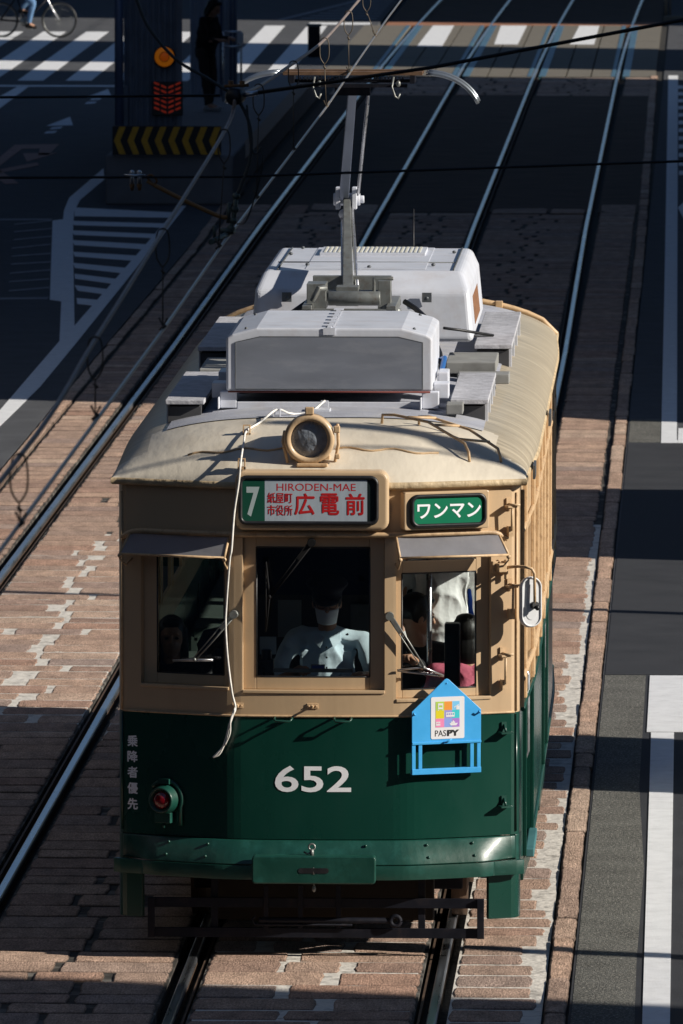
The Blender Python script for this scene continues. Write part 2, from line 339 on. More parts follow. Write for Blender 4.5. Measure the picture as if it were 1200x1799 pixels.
# track bed : rails at
RX = [-3.50, -2.05, -.725, .73]
KL, KR = -4.08, 1.335
def rail_dx(Y):                       # the line bends a little far away
    return 0 if Y < 45 else (-.055*min(1, (Y-45)/20) + (0 if Y < 100 else .25*((Y-100)/45)**2))
lanes = [(KL, RX[0]-.085), (RX[0]+.1, RX[1]-.1), (RX[1]+.085, RX[2]-.085), (RX[2]+.1, RX[3]-.1), (RX[3]+.085, KR)]
bed = MB()
for a, b in lanes[:4]: bed.box(a, b, -8, 105.9, -.15, -.010)
bed.box(*lanes[4], 26, 105.9, -.15, -.014)
structure(bed, 'paving_bed', BED)
structure(MB().box(lanes[4][0], lanes[4][1], -8, 26, -.15, -.006).box(lanes[1][0]+.02, lanes[1][1]-.02, 10.5, 25, -.04, -.005).box(lanes[2][0]+.02, lanes[2][1]-.02, 10.5, 25, -.04, -.005).box(lanes[3][0]+.03, lanes[3][1]-.03, -8, 4, -.04, -.006), 'cement_fill', mat('pale_cement', (.66,.62,.56), .9, var=.2, vscale=6, bump=.015, bscale=14, stain=(.06,.05,.04), sscale=6, samt=.9))
structure(MB().box(KL-.02, KR+.02, -8, 175, -.15, -.085), 'rail_channel_floor', DIRT)
dk = MB()
for a, b in lanes: dk.box(a-.02, b+.02, 68.6, 99.4, -.08, -.001)
structure(dk, 'dark_track_surface', ASPH_DARK)
cs = MB()
for a, b in lanes:
    n = max(1, round((b-a)/.42)); wd = (b-a+.03)/n
    for i in range(n):
        for j in range(3): cs.box(a-.015+i*wd+.012, a-.015+(i+1)*wd-.012, 105.92+j*6.95, 105.92+(j+1)*6.95-.05, -.1, .001)
cs.box(-4.5, KL-.02, 105.92, 126.7, -.1, .001)
structure(cs, 'crossing_slabs', CONC)
structure(MB().box(KL, KR, 126.72, 128.2, -.1, .002), 'brick_edging', SETT if False else mat('reddish_edging', (.3,.13,.07), .85, var=.3, vscale=6))
pl = MB()
for x in RX:
    pl.box(x+.04, x+.16, 105.93, 126.65, -.05, .006); pl.box(x-.16, x-.09, 105.93, 126.65, -.05, .006)
structure(pl, 'rail_plates', PLATE)
fd = MB().box(KL, KR, 128.2, 175, -.1, -.03)
structure(fd, 'far_track_bed', ASPH_DARK)

# ---- granite setts: one mesh, every stone modelled
def setts():
    V = []; F = []; C = []
    rnd = random.Random(3)
    def stone(x0, x1, y0, y1, cement, shade=None, z=0):
        w_, h_ = x1-x0, y1-y0
        nx = max(4, int(w_/.09)); ny = max(3, int(h_/.10)); j = .006 if z == 0 else .0035
        pts = []
        rc = .3
        for i in range(nx): pts.append((x0+w_*i/nx, y0))
        for i in range(ny): pts.append((x1, y0+h_*i/ny))
        for i in range(nx): pts.append((x1-w_*i/nx, y1))
        for i in range(ny): pts.append((x0, y1-h_*i/ny))
        cx, cy = (x0+x1)/2, (y0+y1)/2
        tiltx, tilty = rnd.gauss(0, .003), rnd.gauss(0, .006)
        zz = rnd.uniform(-.002, .002)+z
        ring = []
        for (x, y) in pts:
            ex = min(abs(x-x0), abs(x-x1)); ey = min(abs(y-y0), abs(y-y1))
            k = .006 if (ex < 1e-6 and ey < 1e-6) else 0
            ring.append((x+rnd.uniform(-j, j)+(k if x < cx else -k), y+rnd.uniform(-j, j)*.55+(k*.7 if y < cy else -k*.7)))
        o = len(V); n = len(ring); r = rnd.random() if shade is None else shade
        for inset, dz, e in ((0, -.03, 0), (.003, -.006, .15), (.014, 0, .5), (.06, .001, 1)):
            for (x, y) in ring:
                dx, dy = cx-x, cy-y
                px = x+max(-1, min(1, dx/.07))*inset; py = y+max(-1, min(1, dy/.07))*inset
                V.append((px, py, zz+dz+(px-cx)*tiltx+(py-cy)*tilty*(1 if dz > -.02 else 0)+(rnd.uniform(-.0015, .0015) if e < 1 else 0)))
                C.append((r, e, cement, 1))
        for k in range(3):
            for i in range(n): F.append((o+k*n+i, o+k*n+(i+1) % n, o+(k+1)*n+(i+1) % n, o+(k+1)*n+i))
        F.append([o+3*n+i for i in range(n)])
    for li, (a, b) in enumerate(lanes):
        y = -8+rnd.random()*.3
        while y < 105.5:
            d = rnd.choice((.36, .4, .42, .45, .5)) if y < 68 or y > 99.3 else 2.0
            if 68.3 < y < 99.3: y += .4; continue
            wd = b-a
            if li in (0, 4): cuts = [0, 1]
            else: cuts = [0, rnd.uniform(.38, .62), 1] if rnd.random() < .8 else [0, rnd.uniform(.25, .35), rnd.uniform(.6, .75), 1]
            for i in range(len(cuts)-1):
                x0, x1 = a+wd*cuts[i], a+wd*cuts[i+1]
                cem = rnd.uniform(-.12, .0)
                if li == 4 and y < 26: cem = rnd.uniform(.03, .14); x1 -= rnd.choice((.0, .03, .07, .1, .14)) if y < 16 else rnd.uniform(.02, .06)
                elif li == 4: x1 -= .03
                if li in (1, 2) and 11 < y < 24: cem = rnd.uniform(.03, .15)
                if li == 3 and y < 4: cem = rnd.uniform(.02, .12)
                g = .005+abs(rnd.gauss(0, .005)); gy = g if not ((li == 4 and y < 14) or (li in (1, 2) and 11 < y < 24) or (li == 3 and y < 3)) else (rnd.uniform(.012, .036) if li == 4 else rnd.uniform(.007, .026))
                if li in (0, 1, 2, 3) and gy == g: gy = g+.004
                ee = rnd.uniform(0, .02) if li not in (0, 4) else 0
                if li in (1, 2) and 10.6 < y < 24.5: ee = rnd.choice((0, .01, .01, .03, .05, .10))
                if li == 3 and y < 3.5: ee = rnd.choice((.0, .015, .03, .07))
                stone(x0+g+(0 if i == 0 else ee*.5), x1-g-(ee if i < len(cuts)-2 else 0), y+gy*.9+(rnd.uniform(0, .02) if ee > .04 else 0), y+d-gy*.9, cem)
            y += d
    # kerb stones both sides
    for (xa, xb, sk) in ((1.345, 1.475, 0), (-4.225, -4.10, 0)):
        y = -8
        while y < 104.5:
            L_ = rnd.uniform(.7, 1.8); bend = 0 if y < 60 else -.1*(y-60)/45*(1 if xa > 0 else 3)
            stone(xa+rnd.uniform(-.006,.006)+bend, xb+rnd.uniform(-.008,.008)+bend, y+.004, y+L_-.004, -.2, rnd.choice((.2, .35, .55, .95, 1)), .010)
            y += L_
    me = bpy.data.meshes.new('granite_setts'); me.from_pydata(V, [], F)
    ca = me.color_attributes.new('sett', 'FLOAT_COLOR', 'POINT'); ca.data.foreach_set('color', [c for q in C for c in q])
    me.materials.append(SETT); o = bpy.data.objects.new('granite_setts', me); col.objects.link(o); tag(o, kind='structure')
setts()
structure(MB().box(KR-.01, 1.49, -8, 127, -.15, -.02), 'kerb_bed_right', DIRT)
structure(MB().box(-4.25, KL+.01, -8, 127, -.15, -.02), 'kerb_bed_left', DIRT)

# ---- rails
for pair, lab in (((0, 1), 'empty pair of polished tram rails left of the green and beige tram'), ((2, 3), 'pair of polished rails carrying the green and beige tram')):
    t = thing('tram_track', (sum(RX[i] for i in pair)/2, 60, 0), lab, 'track', 'tram tracks in the paving')
    for i in pair:
        prof = [(-.027,-.03), (-.027,-.004), (-.020,.003), (.020,.003), (.027,-.004), (.027,-.03)]
        ys = [-8]+[v*3 for v in range(-2, 59)]
        mb = MB(); rs = MB()
        k = len(prof)
        mb.add([(RX[i]+rail_dx(y)+px, y, pz) for y in ys for px, pz in prof], [(j*k+q, j*k+q+1, (j+1)*k+q+1, (j+1)*k+q) for j in range(len(ys)-1) for q in range(k-1)])
        rail = mb.build('rail', RAILM, t)
        pf = [(-.028,-.032),(-.028,-.1),(.028,-.1),(.028,-.032)]
        rs.add([(RX[i]+rail_dx(y)+px, y, pz) for y in ys for px, pz in pf], [(j*4+q, j*4+q+1, (j+1)*4+q+1, (j+1)*4+q) for j in range(len(ys)-1) for q in range(3)])
        pg = [(.068,-.1),(.068,-.022),(.082,-.022),(.082,-.1)]
        pg = [(-a if i in (1, 3) else a, b) for a, b in pg]
        rs.add([(RX[i]+rail_dx(y)+px, y, pz) for y in ys for px, pz in pg], [(j*4+q, j*4+q+1, (j+1)*4+q+1, (j+1)*4+q) for j in range(len(ys)-1) for q in range(3)])
        rs.build('rail_web', RAILSIDE, rail)

# ---- road paint
def paint(polys, name='road_marking', m=MARK, z=.006):
    mb = MB()
    for p in polys: mb.prism(p, z-.003, z)
    return structure(mb, name, m)
paint([[(1.91,-8),(2.06,-8),(2.02,11.0),(1.86,11.0)], [(1.83,11.03),(3.9,11.05),(3.9,14.51),(1.83,14.49)]], 'white_lane_line')
paint([[(1.81,34.2),(1.96,34.2),(1.89,55.5),(1.73,106.36),(1.56,106.36),(1.74,55.49)], [(1.97,33.9),(3.5,33.9),(3.5,35.5),(1.97,35.5)]], 'far_lane_line')
paint([[(1.81,33.9),(1.968,33.9),(1.968,34.19),(1.81,34.19)]], 'lane_line_corner')
hp = []
for i in range(12):
    y = 77+i*2.25; x = 1.84-.1*(y-77)/26
    hp.append([(x,y),(3.2,y),(3.2,y+1.0),(x,y+1.0)])
hp.append([(1.85,69.6),(2.3,76.5),(2.45,76.5),(1.98,66)])
paint(hp, 'right_hatching')
WL = [(-4.59,35.44),(-4.54,40.14),(-4.57,45.76),(-4.74,69.72),(-4.83,69.72),(-4.76,48.36),(-5.87,64.06),(-6.16,68.45),(-6.25,70.9),(-6.23,75.57),(-6.42,78.31),(-6.43,71.39),(-6.31,68.68),(-6.19,66.79),(-6.31,66.55),(-5.32,52.33),(-5.17,52.07),(-4.77,46.15),(-4.73,37.26),(-4.75,20),(-4.6,20)]
paint([[(-4.60,20),(-4.59,35.44),(-4.73,37.26),(-4.76,20)], [(-4.59,35.44),(-4.54,40.14),(-4.77,46.15),(-4.73,37.26)], [(-4.54,40.14),(-4.57,45.76),(-5.17,52.07),(-4.77,46.15)],
       [(-4.57,45.76),(-4.74,69.72),(-4.83,69.72),(-4.76,48.36)], [(-4.57,45.76),(-4.76,48.36),(-5.17,52.07)],
       [(-4.76,48.36),(-5.87,64.06),(-6.31,66.55),(-5.32,52.33),(-5.17,52.07)], [(-5.87,64.06),(-6.16,68.45),(-6.19,66.79),(-6.31,66.55)],
       [(-6.16,68.45),(-6.25,70.9),(-6.43,71.39),(-6.31,68.68),(-6.19,66.79)], [(-6.25,70.9),(-6.23,75.57),(-6.42,78.31),(-6.43,71.39)]], 'island_outline_marking')
hr = [[(-6.21,69.29),(-6.09,67.5),(-4.78,67.2),(-4.79,68.27)], [(-6.07,66.5),(-5.96,65.64),(-4.76,65.2),(-4.77,66.0)], [(-5.93,64.6),(-5.83,63.73),(-4.74,63.1),(-4.76,63.9)],
      [(-5.79,62.7),(-5.69,61.77),(-4.74,61.0),(-4.74,61.9)], [(-5.62,60.5),(-5.54,59.67),(-4.74,58.9),(-4.74,59.8)], [(-5.48,58.5),(-5.40,57.64),(-4.74,56.7),(-4.74,57.6)],
      [(-5.33,56.6),(-5.27,55.79),(-4.74,54.9),(-4.74,55.7)], [(-5.2,54.7),(-5.1,53.8),(-4.74,53.2),(-4.74,54.0)], [(-5.03,52.6),(-4.96,51.7),(-4.75,51.4),(-4.75,52.3)]]
paint([p[::-1] for p in hr], 'island_hatching', z=.005)
hl = [(-6.75,65.61,-6.32,66.43),(-6.64,64.14,-6.2,64.83),(-6.53,62.6,-6.1,63.28),(-6.43,60.99,-6.0,61.76),(-6.32,59.53,-5.88,60.07),(-6.22,58.11,-5.77,58.53),(-6.11,56.53,-5.67,57.14),(-6.01,55.09,-5.57,55.58),(-5.9,53.59,-5.46,54.16)]
paint([[(a,b),(c,d),(c,d+.25),(a,b+.25)] for a,b,c,d in hl]+[[(-7.6,66.5),(-6.34,66.6),(-6.34,66.95),(-7.6,66.85)],[(-7.5,52.1),(-5.36,52.4),(-5.36,52.7),(-7.5,52.4)]], 'thin_edge_hatching', MARK_THIN)
zs = []
for k in range(-8, 8):
    x = -9.61+k*.83
    if x+.44 > -4.5: break
    zs.append([(x,104.1),(x+.44,104.1),(x+.30+(.0 if x < -7 else -.05),126.4 if x > -7 else 123.5),(x-.14,126.4 if x > -7 else 123.5)])
paint(zs, 'zebra_crossing')
paint([[(-14,102.0),(-6.8,102.0),(-6.8,102.5),(-14,102.5)], [(-9.62,90),(-9.2,95),(-9.26,101.9),(-9.45,101.9)], [(-5.61,127.9),(-4.4,127.9),(-4.4,126.9),(-5.61,126.9)]], 'stop_line')
paint([[(-1.75,118.4),(-1.31,118.4),(-1.3,126.6),(-1.81,126.6)], [(-.34,118.4),(.12,118.4),(.12,126.6),(-.27,126.6)], [(-3.17,117.4),(-2.7,117.4),(-2.73,126.6),(-3.14,126.6)]], 'crossing_blocks', z=.005)
ar = []
for (ax, ay, s) in ((-7.86, 87.4, 1), (-7.84, 96.3, 1)):
    ar += [[(ax-.2,ay+2.2),(ax+.2,ay+2.4),(ax-.02,ay+4.9)], [(ax-.08,ay+1.2),(ax+.07,ay+1.4),(ax+.07,ay+2.0),(ax-.08,ay+1.8)], [(ax-.08,ay),(ax+.07,ay+.2),(ax+.07,ay+.8),(ax-.08,ay+.6)]]
paint(ar, 'road_arrows', mat('dull_road_paint', (.62,.65,.7), .8, var=.15))
paint([[(-8.1,77),(-7.96,77),(-7.96,83.2),(-8.15,84.3)], [(-8.15,84.3),(-7.96,83.2),(-7.7,83.3),(-7.5,84.5)], [(-7.7,83.3),(-7.5,84.5),(-7.45,81.6),(-7.6,81.6)][::-1],
       [(-7.86,82.0),(-7.64,79.9),(-7.36,82.2)], [(-8.3,76.2),(-8.2,75.4),(-7.4,79.0),(-7.48,79.7)][::1], [(-7.98,77.3),(-7.9,78.0),(-7.36,74.6),(-7.55,74.5)][::-1]], 'faded_turn_symbol', MARK_BR)
tc_ = []
for i in range(9):
    y = 129.6+i*1.25; tc_.append([(-5.9+i*.13,y),(-4.35,y),(-4.35,y+.45),(-5.85+i*.13,y+.45)])
tc_.append([(-6.2,129),(-4.95,139.2),(-4.4,142),(-4.8,142),(-6.35,129)])
paint(tc_, 'far_hatching', MARK_THIN)

# ---------------------------------------------------------------- tram body shell
def yf(x):
    a = abs(x)
    if a < .42: return .08/.84*a*a
    y = .08/.84*.42*.42; b = min(a, .6)-.42; y += .08*b+(.28/.18)*b*b/2
    if a > .6: b = a-.6; y += .36*b+(.09/.57)*b*b/2
    return y
TL = 11.6                                        # tram length
def sideX(Y):
    d = min(Y, TL-Y); k = max(0, min(1, (d-.3)/2.2)); return 1.163+.037*(k*k*(3-2*k))
def half_path():
    P = [(x*.04, yf(x*.04)) for x in range(0, 28)]                   # to x=1.08
    P += [(1.115, yf(1.115)), (1.14, .283), (1.154, .305), (1.162, .34)]
    ys = [.4, .5, .7, .9, 1.1, 1.3, 1.6, 2, 2.5]+[3+.5*i for i in range(12)]+[9.1, 9.6, 10, 10.3, 10.5, 10.7, 10.9, 11.1, 11.2]
    P += [(sideX(y), y) for y in ys]
    Q = [(x, TL-y) for x, y in P if y < .36][::-1]
    return P+Q
PATH = half_path(); CUM = [0]
for i in range(1, len(PATH)): CUM.append(CUM[-1]+math.dist(PATH[i], PATH[i-1]))
TT = CUM[-1]
def pt(t):
    s = 1 if t >= 0 else -1; t = min(abs(t), TT-1e-6)
    i = max(j for j in range(len(CUM)) if CUM[j] <= t); i = min(i, len(PATH)-2)
    k = (t-CUM[i])/(CUM[i+1]-CUM[i]); (x0, y0), (x1, y1) = PATH[i], PATH[i+1]
    return Vector((s*(x0+(x1-x0)*k), y0+(y1-y0)*k))
def nrm(t):
    a, b = pt(t-.02) if abs(t) < TT-.03 else pt(t), pt(t+.02) if abs(t) < TT-.03 else pt(t-.03*(1 if t > 0 else -1))
    d = (b-a).normalized(); return Vector((d.y, -d.x))
def tx(x):                                       # path parameter for a point x on the front
    a = abs(x)
    for i in range(1, len(PATH)):
        if PATH[i][0] >= a: k = (a-PATH[i-1][0])/(PATH[i][0]-PATH[i-1][0]); t = CUM[i-1]+k*(CUM[i]-CUM[i-1]); break
    return t if x >= 0 else -t
def ty(Y):                                       # for a point Y on the right side
    for i in range(30, len(PATH)):
        if PATH[i][1] >= Y: k = (Y-PATH[i-1][1])/(PATH[i][1]-PATH[i-1][1]); return CUM[i-1]+k*(CUM[i]-CUM[i-1])
def cell(mb, ta, tb, z0, z1, off=0, th=.05, off2=None, taper=False):
    ts = sorted({ta, tb} | {s*c for c in CUM for s in (1, -1) if ta < s*c < tb})
    vo = []; vi = []
    o2 = off if off2 is None else off2
    if taper: ts = sorted(set(ts) | {ta+(tb-ta)*i/260 for i in range(261)})
    off0, o20, th0 = off, o2, th
    for t in ts:
        p, n = pt(t), nrm(t)
        if taper: q = max(0, min(1, (1.145-abs(p.x))/.25)); q = q*q*(3-2*q); off, o2 = off0*(.05+.95*q), o20*(.05+.95*q)+.002; th = th0-off0+off
        vo.append((p+n*off, p+n*o2)); vi.append((p+n*(off-th), p+n*(o2-th)))
    n_ = len(ts); vs = []
    for k in range(n_):
        vs += [(*vo[k][0], z0), (*vo[k][1], z1), (*vi[k][1], z1), (*vi[k][0], z0)]
    fs = []
    for k in range(n_-1):
        a = k*4; b = a+4
        for q in range(4): fs.append((a+q, b+q, b+(q+1) % 4, a+(q+1) % 4))
    fs.append((0, 1, 2, 3)); fs.append(((n_-1)*4+3, (n_-1)*4+2, (n_-1)*4+1, (n_-1)*4))
    mb.add(vs, fs, taper)
def curve_tube(mb, ta, tb, z, off, r, step=.05):
    n = max(2, int(abs(tb-ta)/step)); pts = []
    for i in range(n+1):
        t = ta+(tb-ta)*i/n; p = pt(t)+nrm(t)*off; pts.append((p.x, p.y, z))
    mb.tube(pts, r, 6)
def fpnt(x, z, off=0):
    t = tx(x); p = pt(t)+nrm(t)*off; return Vector((p.x, p.y, z))

tram = thing('tram', (0, TL/2, 0), 'old single-deck tram, beige above and dark green below, route 7, number 652', 'tram')
TM = tram
def front_ring(mb, z0, z1, holes, mbx=None):
    """front wall between z0,z1 from x=-1.13 to 1.13 with window holes (x0,x1,za,zb)"""
    xs = [-1.13]
    for h in holes:
        if h[0] > xs[-1]: cell(mb, tx(xs[-1]), tx(h[0]), z0, z1)
        cell(mb, tx(h[0]), tx(h[1]), z0, h[2]); cell(mb, tx(h[0]), tx(h[1]), h[3], z1); xs.append(h[1])
    cell(mb, tx(xs[-1]), tx(1.13), z0, z1)
up = MB()
BZ, EZ = 1.413, 2.745
front_ring(up, BZ, EZ, [(-1.03, -.51, 1.58, 2.44), (-.43, .39, 1.566, 2.446), (.455, .998, 1.516, 2.42)])
# sides: windows and doors   (Y0, Y1, kind)
OPN = [(.50, .86, 'w'), (1.02, 1.92, 'd'), (2.16, 3.06, 'w'), (3.22, 4.12, 'w'), (4.28, 5.18, 'w'), (5.40, 6.40, 'd'), (6.62, 7.50, 'w'), (7.66, 8.54, 'w'), (8.70, 9.58, 'w'), (9.74, 10.60, 'w')]
lo = MB()
for sg in (1, -1):
    def sc(mb, ya, yb, z0, z1, **k):
        a, b = ty(ya), ty(yb)
        cell(mb, *((a, b) if sg > 0 else (-b, -a)), z0, z1, **k)
    ta0 = tx(1.13)
    a, b = ta0, ty(.5)
    cell(up, *((a, b) if sg > 0 else (-b, -a)), BZ, EZ); cell(lo, *((a, b) if sg > 0 else (-b, -a)), .70, BZ)
    y = .5
    for (ya, yb, kd) in OPN:
        if kd == 'd' and sg < 0: kd = 'w'
        if ya > y+.001: sc(up, y, ya, BZ, EZ); sc(lo, y, ya, .45, BZ)
        if kd == 'w': sc(up, ya, yb, BZ, 1.60); sc(up, ya, yb, 2.36, EZ); sc(lo, ya, yb, .45, BZ)
        else: sc(up, ya, yb, 2.36, EZ)
        y = yb
    sc(up, y, 11.05, BZ, EZ); sc(lo, y, 11.05, .45, BZ)
    a, b = ty(11.05), TT-.001
    cell(up, *((a, b) if sg > 0 else (-b, -a)), BZ, 1.6); cell(up, *((a, b) if sg > 0 else (-b, -a)), 2.4, EZ); cell(lo, *((a, b) if sg > 0 else (-b, -a)), .45, BZ)
    for xx in (.42, .52, 1.0): 
        p = [t for t in (TT-xx,)]
        a, b = TT-xx-.06, TT-xx
        cell(up, *((a, b) if sg > 0 else (-b, -a)), 1.6, 2.4)
up.build('upper_body', BEIGE, TM)
front_low = MB(); cell(front_low, tx(-1.13), tx(1.13), .70, BZ)
each(lo, 'lower_side', GREEN, TM); front_low.build('front_apron', GREEN, TM)
bt = MB(); curve_tube(bt, tx(-1.13), tx(1.13), BZ+.002, .002, .007); bt.build('belt_seam', BEIGE_TRIM, TM)
# corner beading down both front corners
for sg in (1, -1):
    b = MB(); p = pt(tx(1.14)*sg)+nrm(tx(1.14)*sg)*.004
    b.tube([(p.x, p.y, 1.42), (p.x, p.y, 2.69)], .007, 6); b.build('corner_bead', BEIGE_TRIM, TM); b = MB(); b.tube([(p.x, p.y, .72), (p.x, p.y, 1.405)], .007, 6); b.build('corner_bead', GREEN, TM)
# side trims on the right: posts, rubbing strips, drip rail
tr = MB(); trg = MB()
for (ya, yb, kd) in OPN:
    for y in (ya-.05, yb+.05):
        x = sideX(y); tr.box(x, x+.022, y-.018, y+.018, BZ+.01, 2.69); (trg.box(x, x+.02, y-.014, y+.014, .48, BZ-.004) if kd == 'd' else None)
each(tr, 'post_strip', BEIGE_TRIM, TM, .004); each(trg, 'lower_strip', GREEN, TM, .004)
b = MB(); curve_tube(b, ty(.45), ty(11.0), 2.45, .012, .014, .3); curve_tube(b, ty(.45), ty(11.0), 1.585, .014, .016, .3); b.build('side_drip_rail', BEIGE_TRIM, TM)
b = MB(); curve_tube(b, ty(.5), ty(11.0), BZ-.01, .012, .014, .3); curve_tube(b, ty(2.0), ty(11.0), .47, .006, .012, .3); b.build('side_rub_rail', GREEN_B, TM)
# side windows : frame + glass (both sides)
for sg in (1, -1):
    for (ya, yb, kd) in OPN:
        if kd == 'd' and sg > 0:
            d = MB(); e_ = MB(); x = sideX((ya+yb)/2)-.045
            d.box(x-.03, x, ya, (ya+yb)/2-.01, .5, 1.35); d.box(x-.03, x, (ya+yb)/2+.01, yb, .5, 1.35)
            for (p, q) in ((ya, (ya+yb)/2-.01), ((ya+yb)/2+.01, yb)):
                e_.box(x-.03, x, p, p+.06, 1.35, 2.36); e_.box(x-.03, x, q-.06, q, 1.35, 2.36); e_.box(x-.03, x, p+.06, q-.06, 2.28, 2.36)
            dd = d.build('folding_door', GREEN, TM, .006); e_.build('door_frame', BEIGE_TRIM, dd)
            g = MB()
            for (p, q) in ((ya+.06, (ya+yb)/2-.07), ((ya+yb)/2+.07, yb-.06)): g.box(x-.017, x-.013, p, q, 1.35, 2.28)
            g.build('pane', GLASS, dd)
            h = MB(); h.tube([(x+.03, (ya+yb)/2-.06, 1.0), (x+.05, (ya+yb)/2-.06, 1.05), (x+.05, (ya+yb)/2-.06, 1.5), (x+.03, (ya+yb)/2-.06, 1.55)], .012, 8); h.build('door_handle', STEEL, dd)
            s = MB().box(x-.2, x+.03, ya, yb, .40, .46); s.build('door_step', MGREY, dd, .006)
            continue
        f = MB(); x = sideX((ya+yb)/2)-.03; m_ = (1.6+2.36)/2+.05
        def bb(a, b_, c, d_): f.box(sg*(x-.025) if sg > 0 else -x, sg*x if sg > 0 else -(x-.025), a, b_, c, d_)
        bb(ya, ya+.035, 1.6, 2.36); bb(yb-.035, yb, 1.6, 2.36); bb(ya+.035, yb-.035, 1.6, 1.635); bb(ya+.035, yb-.035, 2.325, 2.36); bb(ya+.035, yb-.035, m_, m_+.03)
        fo = f.build('side_window', BEIGE_TRIM, TM, .003)
        g = MB(); xx = sg*(x-.013); g.box(xx-.002, xx+.002, ya+.035, yb-.035, 1.635, m_); g.box(xx-.006, xx-.002, ya+.035, yb-.035, m_+.03, 2.325); g.build('pane', GLASS, fo)
# skirts with cut-outs round the trucks
for sg in (1, -1):
    for (ya, yb, zb) in ((.95, 2.3, .40), (4.6, 6.6, .34), (9.3, 10.8, .40)):
        s = MB(); a, b = ty(ya), ty(yb); cell(s, *((a, b) if sg > 0 else (-b, -a)), zb-.06, .45, .0, .02); s.build('side_skirt', GREEN, TM)
    s = MB()
    cell(s, *((tx(.985), ty(.44)) if sg > 0 else (-ty(.44), -tx(1.025))), .212, .50, .001, .035)
    s.build('corner_skirt', GREEN, TM, .004)
for sg in (1,):
    s = MB(); x = sideX(1.5); s.add([(x+.005, 2.25, .55), (x+.005, 2.6, .55), (x+.005, 2.6, 1.0), (x+.005, 2.25, .35)], [(0, 1, 2, 3)]); 
    st = MB().box(x+.0, x+.05, 1.0, 1.95, .47, .52); st.build('fold_out_step', mat('teal_step_edge', (.05,.16,.17), .5), TM, .006)

# gutter above the front windows
g = MB(); ts = [tx(-1.13)+(tx(1.085)-tx(-1.13))*i/60 for i in range(61)]
pts = []
for i, t in enumerate(ts):
    p = pt(t)+nrm(t)*.014; dz = -.045*max(0, 1-i/3)**2-.045*max(0, 1-(60-i)/3)**2; pts.append((p.x, p.y, 2.468+dz))
g.tube(pts, .016, 6); g.build('front_gutter', BEIGE_TRIM, TM)
# front windows
def front_window(x0, x1, z0, z1, g0, g1, h0, h1, transom=None):
    f = MB(); o = -.038; th = .026
    cell(f, tx(x0), tx(g0), z0, z1, o, th); cell(f, tx(g1), tx(x1), z0, z1, o, th)
    cell(f, tx(g0), tx(g1), z0, h0, o, th)
    if transom: cell(f, tx(g0), tx(g1), h1, transom, o, th); cell(f, tx(g0), tx(g1), transom+.07, z1, o, th)
    else: cell(f, tx(g0), tx(g1), h1, z1, o, th)
    fo = f.build('front_window', BEIGE, TM, .004)
    s = MB()                                      # sloping sill lip
    cell(s, tx(x0), tx(x1), z0-.02, z0, .008, .02); s.build('sill', BEIGE, fo, .004)
    gl = MB(); cell(gl, tx(g0), tx(g1), h0, h1, -.052, .004)
    if transom: cell(gl, tx(g0), tx(g1), transom, transom+.07, -.052, .004)
    gl.build('pane', GLASS, fo)
    gk = MB(); 
    for z in (h0, h1): curve_tube(gk, tx(g0), tx(g1), z, -.04, .005)
    for x in (g0, g1):
        p = fpnt(x, h0, -.04); gk.tube([p, (p.x, p.y, h1)], .005, 6)
    gk.build('gasket', BLACK, fo)
front_window(-1.03, -.51, 1.58, 2.44, -.949, -.55, 1.644, 2.37)
front_window(-.43, .39, 1.566, 2.446, -.354, .305, 1.640, 2.39)
front_window(.455, .998, 1.516, 2.42, .495, .924, 1.566, 2.238, 2.31)
# visors
for (x0, x1, za, ox) in ((-1.083, -.505, 2.452, -.01), (.455, 1.035, 2.456, .012)):
    A, B = fpnt(x0, za, .012), fpnt(x1, za, .012); n = (nrm(tx((x0+x1)/2))).normalized(); n3 = Vector((n.x, n.y, 0))
    C_, D_ = B+n3*.115+Vector((.02, 0, -.112)), A+n3*.115+Vector((-.015, 0, -.112))
    mid = (A+B)/2; 
    v = MB(); v.slab([A, B, C_, D_], (0, 0, 1), .004); vo = v.build('sun_visor', SMOKE, TM)
    fr = MB()
    for p, q in ((A, B), (B, C_), (C_, D_), (D_, A)): fr.tube([p, q], .008, 6)
    fr.build('visor_frame', BEIGE_TRIM, vo)
    br = MB()
    for q, x in ((D_, x0), (C_, x1)):
        w_ = fpnt(x, 2.30, 0); br.tube([q, q+Vector((0, 0, -.03)), (q+w_)/2+Vector((0, 0, -.05)), w_], .006, 6); br.ell(q+Vector((0, 0, -.01)), (.014, .014, .014), 8, 6)
    each(br, 'visor_stay', BEIGE_TRIM, vo)
# wipers
def wiper(p0, p1, b0, b1, off, m=MGREY):
    P0, P1 = fpnt(*p0, off), fpnt(*p1, off+.01); Bq, Br = fpnt(*b0, off-.02), fpnt(*b1, off-.02)
    w_ = MB(); d = (P1-P0).normalized(); u = Vector((0, -1, 0)).cross(d).normalized()
    w_.cyl(fpnt(*p0, 0), P0+Vector((0, -.02, 0)), .024, 12)
    w_.tube([P0+u*.010, P0.lerp(P1, .5)+u*.010, P1+u*.006], [.0065, .006, .005], 6); w_.tube([P0-u*.014-d*.0, P1-u*.01], .0038, 6)
    w_.obox(P0.lerp(P1, .16), d, u, d.cross(u), .12, .022, .012); w_.ell(P1, (.012, .012, .012), 8, 6)
    wo = w_.build('wiper', m, TM)
    bl = MB(); bl.tube([Bq, P1+Vector((0, .006, 0)), Br], .006, 6); bl.tube([Bq+Vector((0, .006, -.006)), Br+Vector((0, .006, -.006))], .004, 6); bl.build('wiper_blade', STEEL if m is MGREY else m, wo)
wiper((-.475, 2.005), (-.695, 1.735), (-.835, 1.722), (-.60, 1.735), .03)
wiper((.418, 2.0), (.60, 1.70), (.46, 1.685), (.722, 1.645), .035)
